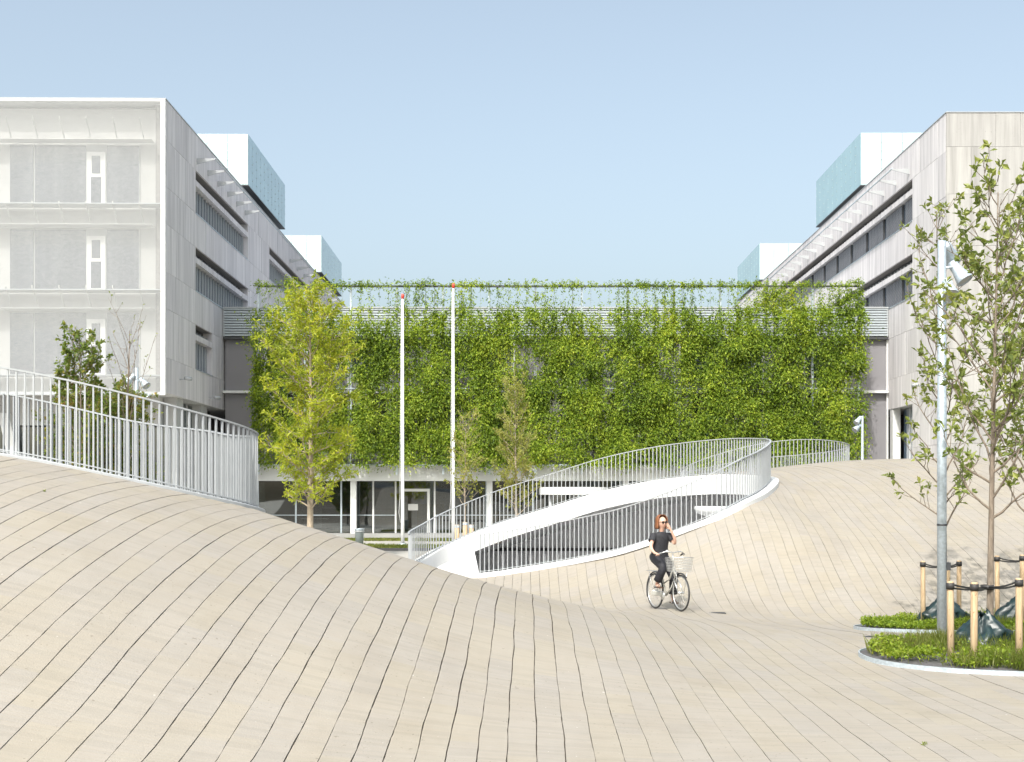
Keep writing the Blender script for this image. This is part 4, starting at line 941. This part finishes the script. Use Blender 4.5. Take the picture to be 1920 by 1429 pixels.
def stake(px, yt, Y, label, group='wooden tree stakes'):
    x = PX(px, Y); z0 = h1(x, Y); th = empty('tree_stake', (x, Y, z0), 0, label, 'stake', group); h = PZ(yt, Y)-z0
    ln = random.uniform(-.015, .015)
    MB().tube([(0,0,-.1),(ln*.5,0,h*.5),(ln,0,h-.012),(ln,0,h)], [.045,.043,.042,.037], 12).build('post', WOOD, th)
    MB().lathe([(.045,h-.10),(.052,h-.10),(.052,h-.02),(.045,h-.02)], 12, (ln,0,0)).build('tie', STRAP, th)
    return Vector((x+ln, Y, z0+h-.06))
s1 = [stake(1783, 1090, 15.95, 'left stake of the three round the near tree, tall beside the lamp post'), stake(1826, 1092, 15.4, 'middle front stake of the three round the near tree'), stake(1911, 1084, 15.6, 'right stake of the three round the near tree, dark stains at its foot')]
s2 = [stake(1731, 1052, 22.6, 'leftmost stake of the far planting bed, greyed wood'), stake(1798, 1051, 23.2, 'greyed stake just right of the lamp post in the far bed'), stake(1777, 1055, 21.6, 'stake close behind the lamp post in the far bed')]
s3 = [stake(1870, 1042, 22.9, 'back left stake of the tree at the right edge'), stake(1916, 1040, 21.6, 'stake at the right edge of the picture in the far bed')]
def straps(stakes, tree_xy, z, label):
    th = empty('tree_strap', (tree_xy[0], tree_xy[1], z), 0, label, 'strap', 'black tree straps'); o = th.location
    t = Vector((tree_xy[0], tree_xy[1], z))
    for s in stakes:
        for dz in (-.02, .025):
            m = (s+t)*.5+Vector((0, 0, -.02)); b = MB(); n = 5; vs = []
            for k in range(n+1):
                q = s.lerp(t, k/n)+Vector((0, 0, dz*(1-k/n)-.03*math.sin(math.pi*k/n)))-o; vs += [(q.x, q.y, q.z-.012), (q.x, q.y, q.z+.012), (q.x+.004, q.y+.004, q.z+.012), (q.x+.004, q.y+.004, q.z-.012)]
            fs = [(4*k+c, 4*k+(c+1) % 4, 4*k+4+(c+1) % 4, 4*k+4+c) for k in range(n) for c in range(4)]; b.add(vs, fs); b.build('band', STRAP, th)
    MB().lathe([(.07,-.03),(.085,-.03),(.085,.03),(.07,.03)], 14).build('collar', STRAP, th)
straps(s1, (PX(1851, Y1), Y1), PZ(1101, Y1), 'black straps tying the near tree to its three stakes')
straps(s2, (PX(1770, Y2), Y2), PZ(1062, Y2), 'black straps tying the tree behind the lamp post')
straps(s3, (PX(1917, Y2), Y2-.2), PZ(1050, Y2), 'black straps tying the tree at the right edge')
def bag(px, Y, h, r, label, seed):
    """crumpled plastic watering bag sagging round a trunk"""
    rg = random.Random(seed); x = PX(px, Y); th = MB(); n, m = 44, 18; vs = []; ph = [rg.uniform(0, 6.28) for _ in range(8)]
    cr = [[rg.uniform(-1, 1) for _ in range(n)] for _ in range(m+1)]
    for j in range(m+1):
        t = j/m; base = r*(1.10-.25*t) if t < .5 else r*(.975-1.45*(t-.5)**.8)
        base = max(base, r*.20)
        for k in range(n):
            a = 2*math.pi*k/n; fold = abs(math.sin(4.5*a+ph[0]+2.2*t))**.5*.24-.12+.09*math.sin(11*a+ph[1]-5*t)+.06*cr[j][k]+.22*math.sin(a+ph[3])*(1-t)+.10*math.sin(3*a+ph[5]+6*t)
            q = base*(1+fold); sag = .14*h*math.sin(3*a+ph[4])*t*(1-t*.6)+.03*h*cr[j][(k*3) % n]
            vs.append((q*math.cos(a)*1.25+.05*r*cr[j][k], q*math.sin(a), max(-.02, h*t*(1-.10*math.sin(2*a+ph[6]))+sag)))
    fs = [(j*n+k, j*n+(k+1) % n, (j+1)*n+(k+1) % n, (j+1)*n+k) for j in range(m) for k in range(n)]
    th.add(vs, fs, True); o = th.build('watering_bag', BAG, None, (x, Y, h1(x, Y)+.02)); tag(o, label, 'bag', 'watering bags round the trunks')
bag(1843, Y1, .50, .25, 'dark green plastic bag slumped round the trunk of the near tree', 3)
bag(1771, Y2, .56, .30, 'dark green plastic bag behind the lamp post', 5)
bag(1915, Y2-.2, .56, .26, 'dark green plastic bag at the right edge of the picture', 9)

# ------------------------------------------------------------------ lamps
def lamp_head(parent, p, d, s=1.0):
    """bell-shaped spotlight: hood, lens, arm. d = way it shines"""
    q = Vector(d).normalized().to_track_quat('Z', 'Y').to_matrix(); p = Vector(p)
    hd = MB().lathe([(0,-.20*s),(.055*s,-.195*s),(.075*s,-.17*s),(.08*s,-.05*s),(.115*s,.10*s),(.135*s,.17*s),(.13*s,.175*s),(.11*s,.14*s)], 22, p, q).build('lamp_head', GALV, parent)
    l = MB(); l.lathe([(.118*s,.15*s),(0,.155*s)], 22, p, q); l.build('lens', WALLW, hd)
    return hd
def lamp_post(x, y, z, h, label, heads, r=.07, s=1.0, group='spotlight posts'):
    th = empty('lamp_post', (x, y, z), 0, label, 'lamp', group)
    MB().tube([(0,0,-.1),(0,0,h*.60),(0,0,h*.602),(0,0,h-.01),(0,0,h)], [r,r,r*.93,r*.9,r*.85], 18).build('pole', GALV, th)
    MB().lathe([(r*1.01,h*.28),(r*1.06,h*.28),(r*1.06,h*.285),(r*1.01,h*.285)], 18).build('seam', DARK, th)
    MB().box(r-.01,r+.05,-.05,.05,1.0,1.12).build('hatch', DARK, th, None, .004)
    for (dx, dy, dz, dr) in heads:
        MB().tube([(0,0,dz+.05),(dx*.6,dy*.6,dz+.08),(dx,dy,dz)], .022*s, 8).build('arm', GALV, th); lamp_head(th, (dx, dy, dz), dr, s)
    return th
YL = 19.3; zl = h1(PX(1766, YL), YL)
lamp_post(PX(1766, YL), YL, zl, PZ(452, YL)-zl, 'galvanised lamp post with two bell-shaped spotlights beside the planting beds', [(.045, -.19, PZ(546, YL)-zl, (-.02, -.65, -.75)), (.26, .02, PZ(510, YL)-zl, (.45, -.35, -.8)), (.17, .16, PZ(470, YL)-zl, (.5, .6, -.5))])
YQ = 44.0; xq = PX(256, YQ); lamp_post(xq, YQ, -.33, PZ(690, YQ)+.33, 'distant lamp post with spotlights behind the left railing', [(.28, -.1, PZ(718, YQ)+.33, (.6, -.3, -.6)), (-.18, -.12, PZ(712, YQ)+.33, (-.6, -.2, -.7)), (-.15, -.15, PZ(757, YQ)+.33, (-.5, -.3, -.7)), (.3, -.05, PZ(742, YQ)+.33, (.8, -.2, -.5))], .08, 1.1)
YQ = 58.0; xq = PX(1617, YQ); zq = h1(xq, YQ); lamp_post(xq, YQ, zq, PZ(780, YQ)-zq, 'slender white lamp post beside the right end of the plant screen', [(-.2, -.05, PZ(788, YQ)-zq, (-.6, -.3, -.7)), (-.25, -.05, PZ(802, YQ)-zq, (-.7, -.3, -.6))], .06, 1.1)
# small weeds in the joints
for (px, py, Y, lab) in ((83, 917, 14.3, 'tiny weed sprouting in a joint high on the left mound'), (1734, 1397, 10.2, 'small weed in a joint at the lower right')):
    x = PX(px, Y); z = h1(x, Y); rg = np.random.default_rng(int(px)); n = 16; C = rg.normal(0, .012, (n, 3))*[1,1,0]; D = rdir(n, .9, rg); s = rg.uniform(.015, .04, n)
    o = link('weed', leaf_mesh('weed', C, D, rdir(n, .4, rg), s, s*.3), OAK, None, (x, Y, z)); tag(o, lab, 'weed', 'weeds in the joints')

# ------------------------------------------------------------------ bicycle and rider
TYRE = plain('tyre_rubber', (.035, .034, .034), .7); CHROME = plain('brushed_alloy', (.58, .58, .57), .3, metal=.7, var=.08); CREAM = plain('cream_paint', (.46, .45, .41), .35, var=.05)
SKIN = plain('skin', (.60, .36, .27), .5, var=.06, scale=20); CLOTH = plain('black_cloth', (.022, .022, .027), .8, var=.35, scale=25, bmp=.3); HAIR = plain('auburn_hair', (.20, .075, .03), .45, var=.45, scale=60)
CLOTH2 = plain('black_trouser_cloth', (.016, .016, .022), .7, var=.4, scale=18, bmp=.3)
LEATH = plain('brown_leather', (.10, .05, .03), .5); LENS = plain('dark_lens', (.02, .014, .01), .12); LIP = plain('lips', (.42, .13, .11), .45)
BR = (2.51, 25.2); BF = (2.894, 24.2); ROT = math.atan2(BF[1]-BR[1], BF[0]-BR[0]); BZ = h1(*BR)+.004; WB = math.dist(BR, BF)
PITCH = -math.atan2(h1(*BF)-h1(*BR), WB)
bk = empty('bicycle', (*BR, BZ), 0, 'pale city bicycle with wire front basket ridden across the plaza', 'bicycle'); bk.rotation_euler = (0, PITCH, ROT)
def circ(c, r, n=36, a0=0, a1=2*math.pi): return [(c[0]+r*math.cos(a0+(a1-a0)*k/n), c[1], c[2]+r*math.sin(a0+(a1-a0)*k/n)) for k in range(n if a1-a0 > 6.28 else n+1)]
RW_, hubR, hubF = .35, (0, 0, .35), (WB, 0, .35)
for hub in (hubR, hubF):
    wl = MB().tube(circ(hub, RW_-.016, 40), .017, 8, closed=True).build('wheel', TYRE, bk)
    MB().tube(circ(hub, RW_-.042, 40), .011, 6, closed=True).build('rim', CHROME, wl)
    b = MB()
    for k in range(28):
        a = 2*math.pi*k/28; s = .025 if k % 2 else -.025
        b.tube([(hub[0]+.02*math.cos(a+.5), s, hub[2]+.02*math.sin(a+.5)), (hub[0]+(RW_-.045)*math.cos(a), 0, hub[2]+(RW_-.045)*math.sin(a))], .0014, 3, cap=False)
    b.build('spokes', CHROME, wl); MB().tube([(hub[0],-.06,hub[2]),(hub[0],.06,hub[2])], .024, 10).build('hub', CHROME, wl)
bb = (.46, 0, .28); seat = (.17, 0, .98); ht0, ht1 = (WB-.22, 0, .62), (WB-.27, 0, .84); barp = (WB-.31, 0, 1.09)
f = MB()
f.tube([bb, (.30, 0, .66), (.205, 0, .90)], .017, 8); f.tube([ht0, (.70, 0, .44), bb], .019, 8); f.tube([ht1, (.62, 0, .60), (.36, 0, .50)], .016, 8); f.tube([ht0, ht1], .022, 8)
for s in (-.05, .05): f.tube([(0, s, .35), bb], .009, 6); f.tube([(0, s, .35), (.25, s*.3, .78)], .008, 6)
f.build('frame', CREAM, bk)
fk = MB()
for s in (-.05, .05): fk.tube([(ht0[0]-.0, s*.7, ht0[2]-.01), (WB-.12, s, .52), (WB, s, .35)], [.014, .012, .009], 7)
fk.build('fork', CHROME, bk)
MB().tube([ht1, barp], .013, 8).build('stem', CHROME, bk)
hb = MB().tube([(barp[0]-.20, -.29, 1.06), (barp[0]-.08, -.27, 1.09), (barp[0]+.03, -.16, 1.13), (barp[0]+.03, 0, 1.11), (barp[0]+.03, .16, 1.13), (barp[0]-.08, .27, 1.09), (barp[0]-.20, .29, 1.06)], .011, 8).build('handlebar', CHROME, bk)
for s in (-1, 1):
    MB().tube([(barp[0]-.22, s*.292, 1.055), (barp[0]-.09, s*.275, 1.088)], .017, 8).build('grip', TYRE, hb)
    MB().tube([(barp[0]-.02, s*.22, 1.115), (barp[0]+.01, s*.25, 1.08), (barp[0]-.10, s*.29, 1.05)], .006, 6).build('brake_lever', DARK, hb)
MB().lathe([(0,.03),(.028,.02),(.03,0),(0,0)], 12, (barp[0]-.0, -.12, 1.135)).build('bell', CHROME, hb)
MB().add([(seat[0]-.12,-.09,.985),(seat[0]-.12,.09,.985),(seat[0]+.02,.05,.99),(seat[0]+.15,.018,.985),(seat[0]+.15,-.018,.985),(seat[0]+.02,-.05,.99),(seat[0]-.11,-.07,.93),(seat[0]-.11,.07,.93),(seat[0]+.02,.035,.94),(seat[0]+.14,.01,.95),(seat[0]+.14,-.01,.95),(seat[0]+.02,-.035,.94)],
   [(0,5,4,3,2,1),(6,7,8,9,10,11),(0,1,7,6),(1,2,8,7),(2,3,9,8),(3,4,10,9),(4,5,11,10),(5,0,6,11)], True).build('saddle', LEATH, bk)
MB().tube([(.205,0,.90),(.18,0,.955)], .012, 8).build('seat_post', CHROME, bk)
MB().tube(circ(hubR, .372, 24, .35, 3.5), .014, 6).build('mudguard', DARK, bk); MB().tube(circ(hubF, .372, 20, .9, 3.0), .014, 6).build('mudguard', DARK, bk)
g = MB(); g.lathe([(.0,-.006),(.085,-.006),(.085,.006),(0,.006)], 24, (bb[0], -.075, bb[2]), Matrix.Rotation(math.pi/2, 3, 'X')); g.build('chainring', CHROME, bk)
MB().box(0, .46, -.092, -.060, .265, .355).build('chain_case', CREAM, bk, None, .012)
cr = MB().tube([(bb[0], -.10, bb[2]), (bb[0]-.06, -.105, bb[2]+.155)], .011, 6); cr.tube([(bb[0], .09, bb[2]), (bb[0]+.05, .095, bb[2]-.15)], .011, 6); cr.build('crank', CHROME, bk)
for (x, s, z) in ((bb[0]-.06, -1, bb[2]+.155), (bb[0]+.05, 1, bb[2]-.15)): MB().box(x-.05, x+.05, *sorted((s*.105, s*.20)), z-.012, z+.012).build('pedal', DARK, bk, None, .003)
rk = MB()
for s in (-.06, .06): rk.tube([(.22, s, .74), (-.28, s, .74)], .006, 5); rk.tube([(0, s, .36), (-.15, s, .74)], .005, 5)
for k in range(5): rk.tube([(-.28+k*.12, -.06, .74), (-.28+k*.12, .06, .74)], .005, 5)
rk.build('luggage_rack', CHROME, bk)
# wire basket before the handlebar
bx0, bx1 = WB-.20, WB+.10; zb0, zb1 = .76, 1.02
def brect(z, gx, gy): return [(bx0-gx*.2, -.18-gy, z), (bx1+gx, -.18-gy, z), (bx1+gx, .18+gy, z), (bx0-gx*.2, .18+gy, z)]
bs = MB().tube(brect(zb1, .03, .03), .006, 6, closed=True).build('basket', CHROME, bk)
w = MB()
for k in range(5): t = k/5; w.tube(brect(zb0+(zb1-zb0)*t, .03*t, .03*t), .0026, 4, closed=True)
lo, hi = brect(zb0, 0, 0), brect(zb1, .03, .03)
for e in range(4):
    for k in range(12):
        t = k/12; a = Vector(lo[e]).lerp(Vector(lo[(e+1) % 4]), t); c = Vector(hi[e]).lerp(Vector(hi[(e+1) % 4]), t); w.tube([a, c], .0024, 4, cap=False)
for k in range(12): x = bx0+(bx1-bx0)*k/11; w.tube([(x, -.18, zb0), (x, .18, zb0)], .0024, 4, cap=False)
w.build('wires', CHROME, bs); MB().tube([(WB, -.07, .36), (bx1-.06, -.12, zb0)], .005, 5).tube([(WB, .07, .36), (bx1-.06, .12, zb0)], .005, 5).build('stay', CHROME, bs)
MB().lathe([(0,-.03),(.035,-.03),(.04,.02),(0,.03)], 14, (WB-.14, 0, .70), Matrix.Rotation(math.pi/2, 3, 'Y')).build('headlight', DARK, bk)

def skin_mesh(name, V, E, R, root, sub=2):
    me = bpy.data.meshes.new(name+'_cage'); me.from_pydata(V, E, []); o = bpy.data.objects.new(name+'_cage', me); COL.objects.link(o)
    m = o.modifiers.new('skin', 'SKIN'); m.use_smooth_shade = True; m.branch_smoothing = .4
    for i, r in enumerate(R):
        sv = me.skin_vertices[0].data[i]; sv.radius = r if hasattr(r, '__len__') else (r, r); sv.use_root = (i == root)
    s = o.modifiers.new('sub', 'SUBSURF'); s.levels = sub; s.render_levels = sub
    dg = bpy.context.evaluated_depsgraph_get(); ev = o.evaluated_get(dg); out = bpy.data.meshes.new_from_object(ev); out.name = name
    bpy.data.objects.remove(o); bpy.data.meshes.remove(me)
    out.materials.clear(); out.polygons.foreach_set('use_smooth', np.ones(len(out.polygons), bool)); return out
class SK:
    def __init__(s): s.V = []; s.E = []; s.R = []; s.n = {}
    def j(s, name, p, r, par=None):
        s.n[name] = len(s.V); s.V.append(tuple(p)); s.R.append(r)
        if par is not None: s.E.append((s.n[par], s.n[name]))
        return s
b = SK()
b.j('pelvis', (.20, 0, 1.04), (.135, .11)).j('waist', (.235, 0, 1.19), (.11, .09), 'pelvis').j('chest', (.27, 0, 1.36), (.125, .095), 'waist').j('neckb', (.295, 0, 1.475), .062, 'chest').j('neck', (.310, 0, 1.525), .044, 'neckb')
b.j('jaw', (.342, 0, 1.598), (.068, .076), 'neck').j('face', (.342, 0, 1.675), (.088, .100), 'jaw').j('crown', (.332, 0, 1.755), (.074, .086), 'face')
for s, nm in ((-1, 'R'), (1, 'L')):
    b.j('hip'+nm, (.21, s*.095, .99), .095, 'pelvis'); b.j('sh'+nm, (.285, s*.155, 1.455), .052, 'chest')
b.j('elR', (.36, -.265, 1.235), .038, 'shR').j('foR', (.46, -.29, 1.16), .034, 'elR').j('wrR', (.56, -.285, 1.105), .025, 'foR').j('paR', (.625, -.283, 1.09), (.030, .020), 'wrR')
b.j('elL', (.40, .245, 1.265), .038, 'shL').j('foL', (.45, .21, 1.38), .034, 'elL').j('wrL', (.468, .135, 1.515), .024, 'foL').j('paL', (.462, .10, 1.585), (.030, .020), 'wrL')
for k in range(4):      # fingers: the right hand closes round the grip, the left one rests curled at the glasses
    y = -.312+.020*k; L = (.9, 1.05, 1.0, .82)[k]
    b.j('rf%da' % k, (.665+.004*k, y, 1.098), .0095, 'paR').j('rf%db' % k, (.690*1+.006*L, y, 1.072), .0088, 'rf%da' % k).j('rf%dc' % k, (.668, y, 1.046), .008, 'rf%db' % k)
    z = 1.606+.020*k
    b.j('lf%da' % k, (.468, .075-.004*k, z), .0095, 'paL').j('lf%db' % k, (.462, .048, z+.006), .0088, 'lf%da' % k).j('lf%dc' % k, (.440, .038+.004*L, z+.008), .008, 'lf%db' % k)
b.j('rt1', (.625, -.245, 1.09), .011, 'paR').j('rt2', (.655, -.240, 1.068), .009, 'rt1').j('lt1', (.445, .065, 1.575), .011, 'paL').j('lt2', (.428, .045, 1.592), .009, 'lt1')
b.j('knR', (.575, -.125, .84), .062, 'hipR').j('caR', (.50, -.145, .68), .050, 'knR').j('anR', (.395, -.155, .525), .033, 'caR').j('heR', (.375, -.155, .475), .036, 'anR').j('toR', (.50, -.155, .465), (.038, .020), 'heR')
b.j('knL', (.545, .115, .64), .058, 'hipL').j('caL', (.50, .135, .44), .048, 'knL').j('anL', (.455, .15, .215), .033, 'caL').j('heL', (.43, .15, .175), .036, 'anL').j('toL', (.555, .15, .165), (.038, .020), 'heL')
b.j('nose', (.455, 0, 1.660), .011, 'face')
pm = skin_mesh('person', b.V, b.E, b.R, 0, 2)
hc = Vector((.345, 0, 1.685)); hr = Vector((.098, .080, .122))
for v in pm.vertices:
    p = v.co
    if p.z < 1.555 or (p.y > .03 and p.x > .405) or (p.x > .438 and abs(p.y) < .022 and 1.63 < p.z < 1.69): continue
    d = p-hc; k = math.sqrt((d.x/hr.x)**2+(d.y/hr.y)**2+(d.z/hr.z)**2)
    if k < .2: continue
    f = min(1, max(0, (p.z-1.555)/.05)); taper = 1-.22*max(0, (1.66-p.z)/.10) if p.z < 1.66 else 1
    q = hc+Vector((d.x/k, d.y/k*taper, d.z/k)); v.co = p.lerp(q, f)
body = link('person', pm, SKIN, None, (*BR, BZ)); body.rotation_euler = (0, PITCH, ROT)
tag(body, 'person in black top and trousers riding the bicycle, one hand raised to dark glasses', 'person')
def loft(b, rings, n=20):
    vs = []
    for (z, cx, a, w) in rings:
        for k in range(n): t = 2*math.pi*k/n; vs.append((cx+a*math.cos(t), w*math.sin(t), z))
    b.add(vs, [(i*n+k, i*n+(k+1) % n, (i+1)*n+(k+1) % n, (i+1)*n+k) for i in range(len(rings)-1) for k in range(n)], True); return b
tp_ = loft(MB(), [(.985,.20,.135,.190),(1.03,.205,.132,.182),(1.12,.220,.128,.170),(1.22,.240,.120,.160),(1.32,.262,.122,.168),(1.40,.277,.115,.176),(1.45,.287,.098,.160),(1.485,.293,.078,.110),(1.51,.298,.064,.068)])
for s_, q in ((-1, (.325, -.228, 1.325)), (1, (.352, .222, 1.345))): tp_.tube([(.28, s_*.10, 1.43), (.287, s_*.165, 1.43), ((.287+q[0])/2, (s_*.165+q[1])/2, (1.43+q[2])/2), q], [.065, .074, .072, .070], 14, cap=False)
tp_.build('top', CLOTH, body)
tr_ = MB()
tr_.tube([(.10, -.075, 1.03), (.20, -.085, 1.00), (.33, -.108, .955), (.47, -.12, .895), (.575, -.126, .835), (.575, -.132, .77), (.525, -.142, .70), (.465, -.15, .62), (.43, -.153, .575)], [.09, .112, .106, .096, .086, .080, .078, .080, .084], 18)
tr_.tube([(.10, .075, 1.03), (.20, .09, .99), (.32, .10, .90), (.45, .11, .77), (.545, .116, .64), (.535, .125, .55), (.51, .135, .45), (.485, .143, .36), (.472, .147, .31)], [.09, .112, .106, .096, .086, .082, .080, .080, .084], 18)
tr_.build('trousers', CLOTH2, body)
# chin-length hair open at the face
def hair():
    vs, fs = [], []; m, n = 26, 10; cx, cz = .322, 1.700; turn = -.12
    for j in range(n+1):
        t = j/n; ph = t*math.pi*.5
        for i in range(m+1):
            a = turn+math.pi+(i/m-.5)*2*(math.pi-.92-.10*t if t > .30 else math.pi-.92*min(1, max(0, t-.14)/.06))
            r = .112*math.sin(min(1, .12+t*1.5)*math.pi/2)*(1+.05*math.sin(9*a+3*t)+.03*math.sin(17*a)); z = cz+.135*math.cos(min(1, t*1.55)*math.pi/2)-max(0, t-.6)*.33
            if t > .7: r *= 1+.10*math.sin((t-.7)/.3*math.pi)
            vs.append((cx+r*1.12*math.cos(a)-.01*t, r*.92*math.sin(a), z+.006*math.sin(13*a)*(t > .9)))
    for j in range(n):
        for i in range(m): k = j*(m+1)+i; fs.append((k, k+1, k+m+2, k+m+1))
    b = MB(); b.add(vs, fs, True); o = b.build('hair', HAIR, body); md = o.modifiers.new('thick', 'SOLIDIFY'); md.thickness = .014
hair()
gl = MB()
for s in (-1, 1): gl.lathe([(0,.004),(.027,.004),(.029,0),(.0,-.004)], 14, (.448, s*.033, 1.692), Matrix.Rotation(math.pi/2, 3, 'Y'))
gl.tube([(.428,-.064,1.70),(.452,0,1.702),(.428,.064,1.70)], .005, 5); gl.tube([(.428,-.064,1.70),(.33,-.088,1.695)], .004, 4); gl.tube([(.428,.064,1.70),(.33,.088,1.695)], .004, 4); gl.build('sunglasses', LENS, body)
MB().tube([(.415,-.022,1.622),(.430,0,1.626),(.415,.022,1.622)], [.004,.0075,.004], 6).build('lips', LIP, body)
for (hx, y, z) in ((.375, -.155, .445), (.43, .15, .145)):
    sd = MB().add([(hx-.06,y-.032,z-.02),(hx+.19,y-.04,z-.022),(hx+.19,y+.04,z-.022),(hx-.06,y+.032,z-.02),(hx-.06,y-.032,z+.0),(hx+.19,y-.04,z-.004),(hx+.19,y+.04,z-.004),(hx-.06,y+.032,z+.0)], [(0,3,2,1),(4,5,6,7),(0,1,5,4),(1,2,6,5),(2,3,7,6),(3,0,4,7)]).build('sandal', LEATH, body)
    MB().tube([(hx+.11,y-.042,z),(hx+.11,y,z+.045),(hx+.11,y+.042,z)], .009, 5).tube([(hx+.02,y-.036,z+.0),(hx+.03,y,z+.085),(hx+.02,y+.036,z+.0)], .009, 5).build('strap', STRAP, sd)
